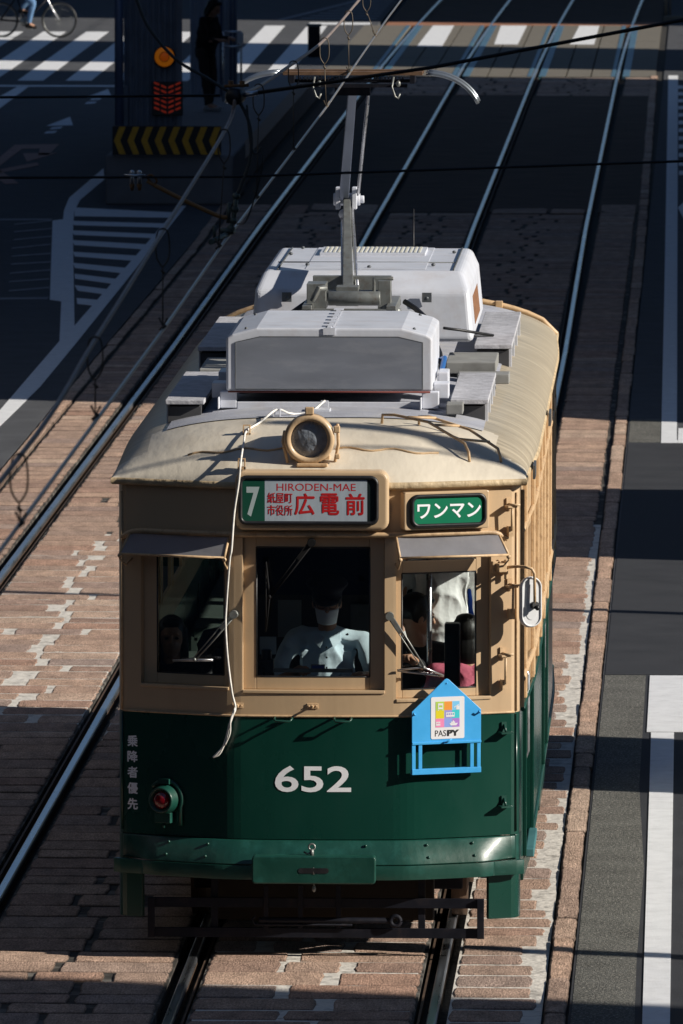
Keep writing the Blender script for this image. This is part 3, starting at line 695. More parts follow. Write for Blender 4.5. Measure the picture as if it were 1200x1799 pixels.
wiper((-.03, 2.425), (-.27, 2.11), (-.293, 2.31), (-.294, 1.91), .03, mat('matt_black', (.006,.006,.007), .8, spec=.2))
# destination blind
db = MB()
def rrect(x0, x1, z0, z1, r, n=6):
    out = []
    for cx, cz, a in ((x1-r, z1-r, 0), (x0+r, z1-r, 90), (x0+r, z0+r, 180), (x1-r, z0+r, 270)):
        for i in range(n+1): t = R(a+90*i/n); out.append((cx+r*math.cos(t), cz+r*math.sin(t)))
    return out
def rplate(mb, x0, x1, z0, z1, r, ya, yb):
    p = rrect(x0, x1, z0, z1, r); mb.slab([(x, ya, z) for x, z in p], (0, 1, 0), yb-ya)
def rring(mb, x0, x1, z0, z1, r, y, tr_, flat=1):
    p = rrect(x0, x1, z0, z1, r); p = p+[p[0]]; p = [q for i, q in enumerate(p) if i == 0 or math.dist(q, p[i-1]) > 1e-4]
    mb.tube([(x, y, z) for x, z in p], tr_, 8, caps=False)
rplate(db, -.468, .416, 2.497, 2.842, .055, -.062, .26)
dbo = db.build('destination_box', BEIGE, TM, .022, 4)
k = MB(); rplate(k, -.448, .357, 2.530, 2.815, .045, -.068, -.055); rring(k, -.437, .346, 2.541, 2.803, .035, -.07, .013); k.build('sign_frame', BLACK, dbo)
k = MB(); k.box(-.425, -.297, -.073, -.069, 2.549, 2.79); k.build('route_panel', SIGNGD, dbo)
k = MB(); k.box(-.2965, .292, -.073, -.069, 2.549, 2.79); k.build('blind', SIGNW, dbo)
k = MB(); k.box(.2925, .341, -.073, -.069, 2.549, 2.79); k.build('blind_edge', SIGNK, dbo)
# one-man box (turned with the front)
n1 = nrm(tx(.725)); n1 = Vector((n1.x, n1.y, 0)).normalized(); u1 = Vector((-n1.y, n1.x, 0)); u1 = u1 if u1.x > 0 else -u1
oc = fpnt(.725, 0, .055)
def ob(px, pz, off=0): q = oc+u1*px+n1*off; return Vector((q.x, q.y, pz))
OX = lambda x: (x-.725)/u1.x
ring = rrect(OX(.485), OX(.968), 2.497, 2.716, .012)
k = MB(); k.slab([ob(a, b_) for a, b_ in ring], -n1, .12); oo = k.build('indicator_box', BEIGE, TM, .006)
k = MB(); rr_ = rrect(OX(.515), OX(.952), 2.512, 2.702, .045); k.slab([ob(a, b_, -.002) for a, b_ in rr_], n1, .008)
rr_ = rrect(OX(.527), OX(.94), 2.522, 2.692, .04); rr_ = [q for i, q in enumerate(rr_+[rr_[0]]) if i == 0 or math.dist(q, rr_[i-1]) > 1e-4]
k.tube([ob(a, b_, .01) for a, b_ in rr_], .012, 8, caps=False); k.build('sign_frame', BLACK, oo)
k = MB(); rr_ = rrect(OX(.534), OX(.934), 2.528, 2.686, .03); k.slab([ob(a, b_, .006) for a, b_ in rr_], n1, .004); k.build('green_panel', SIGNG, oo)

def text(name, items, m, parent, mapf, offset=.02, bold=0):
    """items: (string, u0,u1,v0,v1); mapf(u,v)->Vector"""
    V = []; F = []
    for (s, u0, u1_, v0, v1) in items:
        c = bpy.data.curves.new('t', 'FONT'); c.body = s; c.size = 1; c.offset = offset; c.resolution_u = 4
        o = bpy.data.objects.new('t', c); col.objects.link(o); dg = bpy.context.evaluated_depsgraph_get()
        me = bpy.data.meshes.new_from_object(o.evaluated_get(dg)); vs = [v.co.copy() for v in me.vertices]
        xs = [v.x for v in vs]; ys = [v.y for v in vs]; a0, a1, b0, b1 = min(xs), max(xs), min(ys), max(ys); base = len(V)
        shifts = [(0, 0)] if not bold else [(0, 0), (-bold, 0), (bold, 0), (0, -bold), (0, bold)]
        for ki, (su, sv_) in enumerate(shifts):
            base = len(V)
            for v in vs: V.append(tuple(mapf(u0+bold+(v.x-a0)/(a1-a0)*(u1_-u0-2*bold)+su, v0+bold+(v.y-b0)/(b1-b0)*(v1-v0-2*bold)+sv_)+Vector((0, -.00025*ki, 0))))
            for p in me.polygons: F.append([i+base for i in p.vertices])
        bpy.data.objects.remove(o); bpy.data.curves.remove(c); bpy.data.meshes.remove(me)
    mb = MB(); mb.v = V; mb.f = F; mb.sm = [False]*len(F); return mb.build(name, m, parent, fix=False)
DP = lambda px, py: ((px-555.8)/305.5, 2.789-(py-843)/308)
def dbox(s, x0, x1, y0, y1):                      # a box measured on the blind in photograph pixels
    a, t_ = DP(x0, y0); b_, u_ = DP(x1, y1); return (s, a, b_, u_, t_)
flat = lambda u, v: Vector((u, -.0735, v))
text('route_number', [dbox('7', 433, 456, 855, 908)], mat('pale_number', (.42,.5,.5), .5), dbo, flat, .03)
text('romaji_lettering', [dbox('HIRODEN-MAE', 486, 625, 849, 862)], RED, dbo, flat, 0)
text('main_destination_lettering', [dbox('広', 517, 553, 866, 905), dbox('電', 562, 596, 866, 905), dbox('前', 607, 641, 866, 905)], RED, dbo, flat, 0, .0028)
text('via_lettering', [dbox('紙屋町', 470, 514, 865, 884), dbox('市役所', 470, 514, 887, 906)], RED, dbo, flat, 0, .0006)
text('one_man_lettering', [('ワンマン', OX(.555), OX(.917), 2.562, 2.650)], WHITE, oo, lambda u, v: ob(u, v, .0115), .02)
fr_ = lambda u, v: fpnt(u, v, .0025)
text('fleet_number', [('652', -.243, .197, .975, 1.128)], WHITE, TM, fr_, .014)
text('courtesy_lettering', [(c, -1.111, -1.048, z-.068, z) for c, z in zip('乗降者優先', (1.272, 1.182, 1.09, .997, .905))], mat('grey_white_lettering', (.85,.87,.9), .5), TM, fr_, 0, .0022)

# headlight
def lamp_lens():
    m = mat('lamp_lens_glass', (.32,.36,.42), .12, coat=1, bump=.01, bscale=30, var=.4, vscale=14); t = m.node_tree
    tr_ = t.nodes.new('ShaderNodeBsdfTransparent'); x = t.nodes.new('ShaderNodeMixShader'); x.inputs[0].default_value = .45
    t.links.new(t.nodes['Principled BSDF'].outputs[0], x.inputs[1]); t.links.new(tr_.outputs[0], x.inputs[2]); t.links.new(x.outputs[0], t.nodes['Material Output'].inputs[0]); return m
hc = Vector((-.045, .20, 3.02)); ax = Vector((-.02, -1, -.06)).normalized()
h = MB(); h.lathe([(-.02, .0), (-.02, .12), (.05, .142), (.10, .146), (.135, .146), (.15, .14), (.153, .112), (.12, .105)], hc, ax, 36)
h.lathe([(-.25, .02), (-.18, .1), (-.02, .13)], hc, ax, 36)
ho = h.build('headlight', BEIGE, TM)
l = MB(); l.lathe([(.118, .108), (.132, .08), (.14, .04), (.142, .0005)], hc, ax, 30); l.build('lens', lamp_lens(), ho)
l = MB(); l.lathe([(.112, .106), (.08, .09), (.04, .06), (.025, .001)], hc, ax, 30); l.build('reflector', mat('lamp_reflector', (.4,.44,.5), .35, .2), ho)
l = MB(); l.ell(hc+ax*.07, (.022, .03, .022)); l.tube([hc+ax*.03, hc+ax*.07], .012, 8); l.build('bulb', mat('bulb_glass', (.5,.5,.5), .1), ho)
b = MB(); b.box(-.16, .07, .12, .3, 2.80, 2.92); b.tube([(-.17, .1, 2.86), (-.20, .08, 3.0), (-.19, .1, 3.06)], .01, 6); b.tube([(.10, .1, 2.88), (.12, .08, 2.98), (.115, .1, 3.1)], .011, 6)
b.box(.095, .13, .05, .09, 3.05, 3.09); b.box(.10, .13, .04, .08, 2.9, 2.93); b.box(-.07, -.02, .04, .07, 3.155, 3.2); b.box(-.12, .06, .04, .1, 2.855, 2.875); each(b, 'lamp_bracket', BEIGE_TRIM, ho, .006)
# tail lamp
tcx = -.878; P_ = fpnt(tcx, .912, 0); n_ = nrm(tx(tcx)); n3 = Vector((n_.x, n_.y, 0))
t_ = MB(); t_.lathe([(0, .09), (.03, .086), (.06, .078), (.085, .076), (.09, .068), (.07, .052)], P_, n3, 30)
uu = Vector((-n_.y, n_.x, 0)); t_.obox(P_+n3*.03+Vector((0, 0, -.105)), uu, (0, 0, 1), n3, .1, .06, .06); to = t_.build('tail_lamp', GREEN_B, TM, .003)
t_ = MB(); t_.lathe([(.068, .054), (.085, .046), (.096, .026), (.1, .0005)], P_, n3, 24); t_.build('red_lens', LENS_RED, to)
t_ = MB(); pts = [P_+n3*.01+uu*(.108*math.cos(R(a)))+Vector((0, 0, .108*math.sin(R(a)))) for a in range(-20, 150, 12)]; sg_ = 1 if uu.x > 0 else -1
pts = [P_+n3*.012+uu*sg_*.098+Vector((0, 0, -.15))]+[P_+n3*.012+uu*sg_*(.104*math.cos(R(a)))+Vector((0, 0, .108*math.sin(R(a)))) for a in range(-25, 150, 12)]
t_.tube(pts, .013, 8); t_.obox(P_+n3*.03+Vector((0, 0, .105)), uu, (0, 0, 1), n3, .07, .03, .03); t_.tube([P_+n3*.04+Vector((0, 0, -.14)), P_+n3*.04+Vector((0, 0, -.165))], .008, 6); t_.build('lamp_clamp', GREEN_B, to)
# bumper: sloping ledge, front fascia, coupler cover
b = MB(); cell(b, tx(-1.14), tx(1.14), .56, .695, .095, .11, .012, True); b_o = b.build('bumper_ledge', GREEN_B, TM, .01)
b = MB(); cell(b, tx(-1.14), tx(1.14), .475, .557, .097, .03, None, True); b.build('bumper_fascia', GREEN_B, TM, .006)
for sg in (1, -1):                                 # bumper ends turn the corner
    b = MB(); a, c = tx(1.14), ty(.5); cell(b, *((a, c) if sg > 0 else (-c, -a)), .475, .70, .001, .05); b.build('bumper_end', GREEN_B, TM, .006)
b = MB()
for x in (-.85, -.62, .28, .62, .88):
    for zz, of in ((.668, .037), (.60, .075)): b.ell(fpnt(x, zz, of), (.009, .009, .009), 8, 6)
each(b, 'bumper_bolt', GREEN_B, TM)
k = MB(); rplate(k, -.368, .344, .463, .625, .02, -.17, -.08); ko = k.build('coupler_cover', GREEN_B, TM, .008)
k = MB(); rplate(k, -.10, .075, .525, .556, .015, -.1725, -.165); k.build('slot', BLACK, ko)
k = MB(); k.tube([(-.025, -.12, .62), (-.025, -.12, .66)], .012, 8); k.tube(arc((-.025, .672), .018, 0, 360, 12, y=-.12), .006, 6, caps=False); k.tube([(-.07, -.1, .64), (-.05, -.12, .632), (-.03, -.12, .64)], .006, 6); k.tube([(-.012, -.165, .56), (-.012, -.168, .52)], .006, 6); k.ell((-.012, -.12, .43), (.012, .012, .02)); k.tube([(-.012, -.12, .44), (-.012, -.12, .47)], .005); each(k, 'pin', MGREY, ko)
# ---- lifeguard gate and under-frame
g = MB(); y0 = .12
for z in (.315, .14): g.box(-.985, .962, y0-.012, y0+.012, z-.028, z+.028)
for x in (-.965, .942): g.box(x-.02, x+.02, y0-.03, y0-.013, .112, .343)
for x in (-.30, -.1, .12): g.box(x-.014, x+.014, y0-.026, y0-.013, .17, .42)
g.tube([(-.34, y0-.02, .215), (.42, y0-.02, .215)], .018, 8); g.tube(arc((.45, .215), .028, 0, 360, 14, y=y0-.03), .014, 8, caps=False)
g.tube([(-.36, y0-.03, .24), (-.38, y0-.03, .22), (-.36, y0-.03, .19), (.2, y0-.03, .19)], .008, 6)
for x in (-.6, .6): g.box(x-.02, x+.02, y0+.01, y0+.05, .14, .62)
g.build('lifeguard_gate', BLACKP, TM, .002)
f = MB(); f.box(-.9, .9, .25, TL-.25, .47, .62); f.build('underframe', BLACKP, TM)
f = MB(); f.box(-.62, .66, .5, .62, .16, .47); f.build('timber_fender', mat('oily_timber', (.018,.012,.008), .8, var=.3, vscale=7, stretch=(.3,1,1)), TM, .01)
for Y in (2.6, 9.0):
    tk = MB(); tk.box(-.98, -.9, Y-1.0, Y+1.0, .26, .5); tk.box(.9, .98, Y-1.0, Y+1.0, .26, .5); tk.box(-.9, .9, Y-.12, Y+.12, .3, .5); tk.box(-.8, .8, Y-1.05, Y-.95, .2, .34)
    to = tk.build('truck', BLACKP, TM, .01)
    for dY in (-.72, .72):
        for sg in (1, -1):
            wh = MB(); wh.lathe([(-.0, .0005), (0, .3), (.0, .33), (.09, .325), (.09, .0005)], (sg*.73 if sg > 0 else -.73-.09*0, Y+dY, .33), (1 if sg > 0 else -1, 0, 0), 32); wh.build('wheel', RAILSIDE, to)
# ---- hooks and grab handles on the apron
def hook(x, za, zb, big=True):
    P = fpnt(x, za, 0); n = nrm(tx(x)); n = Vector((n.x, n.y, 0)); h = MB()
    u = Vector((-n.y, n.x, 0)); h.obox(P+n*.006, u, (0, 0, 1), n, .03, .07, .012)
    if big:
        h.tube([P+n*.01+Vector((0, 0, .0)), P+n*.07, P+n*.085+u*.04*(1 if u.x > 0 else -1)], .008, 6)
        h.tube([P+n*.06, P+n*.055+Vector((0, 0, zb-za)), P+n*.01+Vector((0, 0, zb-za))], .008, 6); h.obox(P+n*.03+Vector((0, 0, zb-za-.01)), u, (0, 0, 1), n, .03, .06, .04)
        h.obox(P+n*.04+Vector((0, 0, -.01)), u, (0, 0, 1), n, .055, .012, .06)
    else:
        h.obox(P+n*.035+Vector((0, 0, -.025)), u, (0, 0, 1), n, .075, .01, .06); h.tube([P+n*.01+Vector((0, 0, .02)), P+n*.04+Vector((0, 0, -.02))], .008, 6)
    return h
hook(1.095, 2.625, 2.48).build('board_hook', BEIGE_TRIM, TM); hook(1.06, 1.76, 1.59).build('board_hook', BEIGE_TRIM, TM); hook(1.10, 2.16, 2.0).build('board_hook', BEIGE_TRIM, TM)
hook(1.07, 1.325, 0, False).build('board_hook', GREEN_B, TM); hook(1.07, .895, 0, False).build('board_hook', GREEN_B, TM)
for xa, xb in ((-.242, -.142), (.100, .198)):
    h = MB(); pts = [fpnt(xa, 1.408, 0), fpnt(xa, 1.404, .05), fpnt(xa+.01, 1.392, .06), fpnt(xb-.01, 1.392, .06), fpnt(xb, 1.404, .05), fpnt(xb, 1.408, 0)]; h.tube(pts, .007, 6); h.build('grab_handle', GREEN_B, TM)
for x in (-.025, -.458):
    h = MB(); P = fpnt(x, 1.475, .0); h.box(P.x-.032, P.x+.032, P.y-.006, P.y+.002, P.z-.015, P.z+.015); h.tube([P, P+Vector((0, -.05, -.005)), P+Vector((0, -.06, .012))], .007, 6)
    h.ell(P+Vector((.022, -.008, 0)), (.005, .005, .005), 6, 5); h.ell(P+Vector((-.022, -.008, 0)), (.005, .005, .005), 6, 5); h.build('cleat', BEIGE_TRIM, TM, .003)
# ---- wing mirror
wm = MB(); a = fpnt(1.04, 2.262, 0); na = nrm(tx(1.04)); na = Vector((na.x, na.y, 0)); ua = Vector((-na.y, na.x, 0)); ua = ua if ua.x > 0 else -ua
wm.obox(a+na*.01, ua, (0, 0, 1), na, .09, .07, .02); wm.obox(a+na*.04, ua, (0, 0, 1), na, .05, .05, .06); wm.cyl(a+na*.03+ua*.035+Vector((0, 0, -.07)), a+na*.03+ua*.035+Vector((0, 0, .045)), .012, 10)
wmo = wm.build('mirror_mount', BEIGE_TRIM, TM, .004)
e = Vector((1.232, .13, 2.07))
arm = MB(); arm.tube([a+na*.04+ua*.04, a+na*.06+ua*.1+Vector((0, 0, .005)), Vector((1.20, .10, 2.275)), Vector((1.235, .105, 2.265)), Vector((1.25, .11, 2.235)), Vector((1.252, .105, 2.06))], .009, 8)
arm.build('mirror_arm', BEIGE_TRIM, wmo)
mr = MB(); p = rrect(-.066, .066, -.148, .148, .064, 8)
mdir = Vector((.42, -1, .12)).normalized(); mu = Vector((1, .42, 0)).normalized()
mr.slab([e+mu*x+Vector((0, 0, z)) for x, z in p], -mdir, .035); mo = mr.build('wing_mirror', MIRW, TM, .01, 3)
p2 = rrect(-.058, .058, -.140, .140, .056, 8)+[(.058, .084)]; p2 = [q for i, q in enumerate(p2) if i == 0 or math.dist(q, p2[i-1]) > 1e-4]
q_ = MB(); q_.tube([e+mdir*.004+mu*x+Vector((0, 0, z)) for x, z in p2], .005, 6, caps=False); q_.slab([e+mu*x*.5+Vector((0, 0, z*.7)) for x, z in p], mdir, .003); q_.build('mirror_rim', MIRW, mo)
q_ = MB(); q_.cyl(e+mdir*.0+Vector((.012, 0, -.02)), e+mdir*.035+Vector((.014, 0, -.02)), .022, 10); q_.ell(e+mdir*.04+Vector((.02, 0, -.035)), (.014, .014, .016)); q_.build('mirror_clamp', BLACK, mo)
q_ = MB(); q_.slab([e-mdir*.036+mu*x*.88+Vector((0, 0, z*.93)) for x, z in p], -mdir, .003); q_.build('mirror_glass', mat('mirror_silver', (.8,.8,.8), .03, 1), mo)

# ---------------------------------------------------------------- roof
def zroof(x, y):
    """crown of the roof: flat barrel with drooping ends"""
    hw = sideX(min(max(y, .3), TL-.3))+.033
    a = min(1, abs(x)/hw); f = max(0, 1-a**2.8)**.52
    d = min(y-yf(min(abs(x), 1.16)), TL-yf(min(abs(x), 1.16))-y)+.035
    d = max(0, d); k = min(1, d/1.2); g_ = max(0, 1-(1-k)**2.5)**.72
    return 2.772+.285*f*g_
def roof_grid(nu=73, nv=110):
    V = []; F = []
    us = [math.sin(math.pi/2*(2*i/(nu-1)-1)) for i in range(nu)]
    vs = []
    for j in range(nv):
        k = j/(nv-1)
        vs.append(.5-.5*math.cos(math.pi*k) if False else k)
    def yy(k):            # denser at the ends
        if k < .35: return 1.3*(k/.35)**1.3
        if k > .65: return TL-1.3*((1-k)/.35)**1.3
        return 1.3+(TL-2.6)*(k-.35)/.3
    for j in range(nv):
        s = yy(vs[j])/TL
        for i in range(nu):
            x = us[i]*(1.163+.033); y0 = yf(min(abs(x), 1.16))-.035; y1 = TL-y0
            y = y0+(y1-y0)*s; hw = sideX(min(max(y, .3), TL-.3))+.033; X = us[i]*hw
            z = zroof(X, y)
            V.append((X, y, z))
    for j in range(nv-1):
        for i in range(nu-1): a = j*nu+i; F.append((a, a+1, a+nu+1, a+nu))
    return V, F, nu, nv
V, F, nu, nv = roof_grid()
rf = MB(); rf.add(V, F, True)
bd = [i for i in range(nu)]+[j*nu+nu-1 for j in range(1, nv)]+[(nv-1)*nu+i for i in range(nu-2, -1, -1)]+[j*nu for j in range(nv-2, 0, -1)]
lip = []; cxy = Vector((0, TL/2))
for i in bd: lip.append(V[i])
n = len(bd)
rim = MB()
def rimring(dz, ins):
    out = []
    for i in bd:
        x, y, z = V[i]; sx = ins*(1 if x > .9 else -1 if x < -.9 else x/.9*.3); sy = ins*(1 if y < 1 else -1 if y > TL-1 else 0)
        out.append((x-sx, y+sy, z+dz))
    return out
rings = [rimring(.0, 0), rimring(-.006, -.008), rimring(-.03, -.008), rimring(-.04, 0), rimring(-.04, .05)]
rim.add([p for r_ in rings for p in r_], [(k*n+i, k*n+(i+1) % n, (k+1)*n+(i+1) % n, (k+1)*n+i) for k in range(4) for i in range(n)], True)
roof = rf.build('roof', ROOFM, TM); ROOFM2 = ROOFSIDE
roof.data.materials.append(ROOFSIDE)
for p in roof.data.polygons:
    c = p.center
    if c.y > 1.15 and c.y < TL-.3 or abs(c.x) > 1.02 and c.y > .55: p.material_index = 1
rim.build('eave_lip', mat('eave_paint', (.5,.38,.23), .6, var=.25, vscale=8, bump=.01, bscale=18, stain=(.2,.14,.08), sscale=6, samt=.5), roof)
# painted canvas on top behind the dome
cv = MB(); nx, ny = 34, 60; 
def zr2(x, y): return zroof(x, y)+.006
pts = []
for j in range(ny+1):
    y = .98+(TL-2.1)*j/ny; 
    for i in range(nx+1):
        x = -.93+1.86*i/nx; yy_ = y + (.10*abs(x) if j < 8 else 0)*(1-j/8 if j < 8 else 0); pts.append((x, yy_, zr2(x, yy_)))
cv.add(pts, [(j*(nx+1)+i, j*(nx+1)+i+1, (j+1)*(nx+1)+i+1, (j+1)*(nx+1)+i) for j in range(ny) for i in range(nx)], True); cv.build('roof_canvas', CANVAS, roof)
# rain bead across the dome, both sides of the lamp
b = MB()
for xa, xb in ((-.76, -.17), (.10, .69)):
    pts = []
    for i in range(15):
        x = xa+(xb-xa)*i/14; y = .24+.02*math.sin(i)+yf(x)*.5; pts.append((x, y, zroof(x, y)+.004))
    b.tube(pts, .007, 6)
b.build('rain_bead', BEIGE_TRIM, roof)
# side gutter clips + conduit at rear
b = MB()
for y in (1.0, 4.6): b.box(sideX(y)+.05, sideX(y)+.065, y, y+.35, 2.70, 2.78)
each(b, 'gutter_clip', DGREY, roof)
b = MB(); 
pts = [(x, 10.7+.1*abs(x), zroof(x, 10.7+.1*abs(x))+.02) for x in [-1.2+.1*i for i in range(25)]]; b.tube(pts, .019, 8)
for i in (4, 12, 16, 20): b.obox(pts[i], (1, 0, 0), (0, 1, 0), (0, 0, 1), .05, .06, .05)
b.build('roof_conduit', BEIGE_TRIM, roof, .004)
# climbing rail on the dome (right)
b = MB()
def RP(x, y, h=.05): return (x, y, zroof(x, y)+h)
b.tube([RP(.345, .80, 0), RP(.35, .78, .055), RP(.42, .74, .065), RP(.62, .62, .07), RP(.84, .36, .07), RP(.865, .30, .05), RP(.87, .29, 0)], .0085, 8)
b.tube([RP(.56, .86, 0), RP(.56, .84, .05), RP(.62, .83, .06), RP(.86, .66, .065), RP(1.03, .46, .06), RP(1.045, .42, .03), RP(1.05, .42, 0)], .0085, 8)
for q in ((.50, .69, .66, .80), (.66, .585, .80, .70), (.80, .41, .98, .53)): b.tube([RP(q[0], q[1], .068), RP(q[2], q[3], .063)], .0075, 8)
b.build('climbing_rail', BEIGE_TRIM, roof)

# walkway boards
wb_specs = ((-.965, -.735, 1.55, 3.65, 'weathered grey walkway board'), (.72, .945, 1.65, 3.65, ''), (.755, .995, 5.85, 8.7, ''), (-1.0, -.77, 5.6, 8.2, ''))
for (xa, xb, ya, yb, _) in wb_specs:
    b = MB(); b.box(xa, xb, ya, yb, 3.085, 3.112); bo = b.build('walkway_board', BOARDM, TM, .004)
    s = MB(); so = xb if xb > 0 else xa
    s.box(xa+.015, xb-.02, ya+.04, yb-.04, zroof((xa+xb)/2, 3)-.09, 3.07); s.build('board_base', MATS.get('shaded_grey') or mat('shaded_grey', (.05,.05,.055), .8, var=.3), bo); s = MB()  # shade under the board is put into this box's dark colour
    for k in range(4):
        y = ya+.12+(yb-ya-.24)*k/3; s.box(so-.022, so-.004, y-.045, y+.045, zroof(so, y)-.03, 3.0835) if so > 0 else s.box(so+.004, so+.022, y-.045, y+.045, zroof(so, y)-.03, 3.0835)
    each(s, 'board_bracket', GREYW, bo)
# front equipment box (hipped lid)
zc = 3.155
bx = MB(); hw = .612; y0, y1 = 1.7, 3.12
prof = [(-hw, zc), (-hw, 3.47), (-.575, 3.492), (-.43, 3.53), (.43, 3.53), (.575, 3.492), (hw, 3.47), (hw, zc)]
bx.slab([(x, y0, z) for x, z in prof], (0, 1, 0), y1-y0); bo = bx.build('equipment_box', GREYW, TM, .014, 3)
k = MB(); pr = [(-.555, zc+.012), (-.555, 3.445), (-.41, 3.478), (.41, 3.478), (.555, 3.445), (.555, zc+.012)]
k.slab([(x, y0-.006, z) for x, z in pr], (0, 1, 0), .004); k.build('front_panel', GREYP, bo, .001)
k = MB(); pts = [(x, y0-.004, z) for x, z in pr]+[(pr[0][0], y0-.004, pr[0][1])]; k.tube(pts, .0035, 6, smooth=False); k.build('panel_seam', DGREY, bo)
k = MB(); k.box(-.012, .012, y0-.005, y1, 3.531, 3.536)
for i in range(6): k.box(-.028, .03, y0+.1+i*.25, y0+.2+i*.25, 3.5365, 3.541)
k.box(-.035, .035, y0-.007, y0+.0, 3.49, 3.532); k.build('lid_hinge', GREYW, bo)
k = MB(); 
for x in (-.5, .5):
    for y in (y0+.15, y1-.15): k.ell((x, y, 3.515), (.01, .01, .01), 8, 6)
k.build('lid_bolts', DGREY, bo)
k = MB()
for sg in (-1, 1):
    k.box(sg*.66-.045, sg*.66+.045, y0+.15, y0+.35, 3.10, 3.19); k.box(sg*.66-.03, sg*.66+.03, y0+.6, y0+.9, 3.12, 3.22); k.box(sg*.60-.05, sg*.60+.05, y0+.02, y0+.12, 3.05, 3.15); k.box(sg*.60-.06, sg*.60-.05, y0-.06, y0+.12, 3.05, 3.12)
k.box(-.55, .55, y0+.02, y0+.06, 3.03, 3.09); k.box(-.6, .6, y1-.3, y1-.1, 3.05, 3.15); each(k, 'box_foot', GREYW, bo, .006)
k = MB(); k.tube([(-.60, y0-.002, zc-.004), (.60, y0-.002, zc-.004)], .006, 6); k.build('red_seal', mat('red_brown_edge', (.12,.02,.015), .7), bo)
# air conditioner
ac = MB(); A0, A1 = 4.95, 7.45
lower = [(-.63, A0-.03, 3.20), (.775, A0-.03, 3.20), (.775, A1, 3.20), (-.63, A1, 3.20)]
upper = [(-.555, A0+.22, 3.63), (.70, A0+.22, 3.63), (.70, A1-.12, 3.63), (-.555, A1-.12, 3.63)]
midl = [(-.60, A0, 3.52), (.745, A0, 3.52), (.745, A1-.02, 3.52), (-.60, A1-.02, 3.52)]
ac.add(lower+midl+upper, [(0,3,2,1), (8,9,10,11)]+[(i, (i+1) % 4, (i+1) % 4+4, i+4) for i in range(4)]+[(i+4, (i+1) % 4+4, (i+1) % 4+8, i+8) for i in range(4)])
aco = ac.build('air_conditioner', GREYW, TM, .035, 4)
k = MB(); k.box(-.26, .42, 6.5, 7.1, 3.632, 3.652); k.box(-.30, .46, 5.3, 7.3, 3.631, 3.634); 
ko = k.build('vent_plate', GREYW, aco, .004)
k = MB()
for i in range(22): k.box(-.235+i*.029, -.222+i*.029, 6.55, 7.05, 3.653, 3.657)
k.build('vent_slats', mat('pale_mesh', (.62,.6,.5), .6), ko)
k = MB(); 
k.slab([(.763, 5.5, 3.27), (.763, 6.7, 3.27), (.738, 6.7, 3.50), (.738, 5.5, 3.50)], (1, 0, .1), .008); k.build('side_grille', mat('rusty_grille', (.2,.09,.04), .8, var=.4, vscale=40), aco)
k = MB()
for x in (-.40, .48): k.box(x-.03, x+.03, A0-.035, A0-.025, 3.45, 3.51); k.ell((x, A0-.03, 3.475), (.014, .01, .014), 8, 6)
for x, y in ((-.3, 5.6), (.1, 5.4), (.5, 5.6), (-.45, 6.6), (.6, 6.8), (-.4, 7.2), (.05, 7.2), (.3, 7.2)): k.ell((x, y, 3.64), (.014, .014, .01), 8, 6)
each(k, 'latch', DGREY, aco)
k = MB(); k.tube([(-.47, A0+.24, 3.636), (-.47, A1-.2, 3.636)], .006, 6); k.tube([(.64, A0+.24, 3.636), (.64, A1-.2, 3.636)], .006, 6); k.tube([(-.5, 5.9, 3.634), (.63, 5.9, 3.634)], .004, 6); k.build('lid_seams', DGREY, aco)
# pantograph
pg = MB(); 
pg.box(-.26, .32, 3.9, 3.96, 3.36, 3.40); pg.box(-.26, .32, 4.75, 4.82, 3.36, 3.40); pg.box(-.26, -.2, 3.9, 4.8, 3.36, 3.42); pg.box(.26, .32, 3.9, 4.8, 3.36, 3.42)
for x, y in ((-.23, 3.93), (.29, 3.93), (-.23, 4.78), (.29, 4.78)): pg.lathe([(0, .05), (.04, .03), (.08, .05), (.12, .03), (.16, .05), (.2, .03)], (x, y, 3.14), (0, 0, 1), 12)
pg.cyl((-.22, 4.25, 3.46), (.28, 4.25, 3.46), .035, 14); pg.box(-.24, -.12, 4.12, 4.38, 3.38, 3.54); pg.box(.2, .28, 4.15, 4.35, 3.38, 3.56); pg.box(-.06, .08, 4.16, 4.34, 3.4, 3.52)
pg.tube([(-.20, 4.0, 3.44), (-.16, 4.0, 3.52), (-.12, 4.05, 3.52)], .02, 8); pg.tube([(.18, 4.05, 3.42), (.18, 4.05, 3.58), (.3, 4.05, 3.58)], .012, 8); pg.cyl((-.1, 4.0, 3.46), (.22, 4.0, 3.46), .045, 12)
pg.box(-.22, .27, 4.55, 4.62, 3.44, 3.56)
pg.v = [(a, b_, c+.08) for a, b_, c in pg.v]
pgo = pg.build('pantograph', MGREY, TM, .005)
KN = Vector((-.055, 5.75, 4.045)); B0 = Vector((.01, 4.3, 3.53)); HD = Vector((.03, 4.5, 4.80))
def bar(mb, a, b_, wa, wb_, ta, tb):              # tapered rectangular bar
    a, b_ = Vector(a), Vector(b_); d = (b_-a).normalized(); u = Vector((1, 0, 0)); u = (u-d*u.dot(d)).normalized(); v = d.cross(u)
    vs = []
    for p, w__, t__ in ((a, wa, ta), (b_, wb_, tb)):
        for i, j in ((-1, -1), (1, -1), (1, 1), (-1, 1)): vs.append(p+u*(i*w__/2)+v*(j*t__/2))
    mb.add(vs, [(0, 1, 2, 3), (7, 6, 5, 4)]+[(i, (i+1) % 4, (i+1) % 4+4, i+4) for i in range(4)])
k = MB(); bar(k, B0, KN, .07, .045, .07, .05); k.build('lower_arm', MGREY, pgo, .005)
k = MB(); k.tube([B0+Vector((-.035, .02, -.05)), KN+Vector((-.03, -.05, -.10))], .009, 8); k.tube([B0+Vector((.06, .02, 0)), KN+Vector((.03, .0, -.03))], .012, 8); k.build('control_rod', STEEL, pgo)
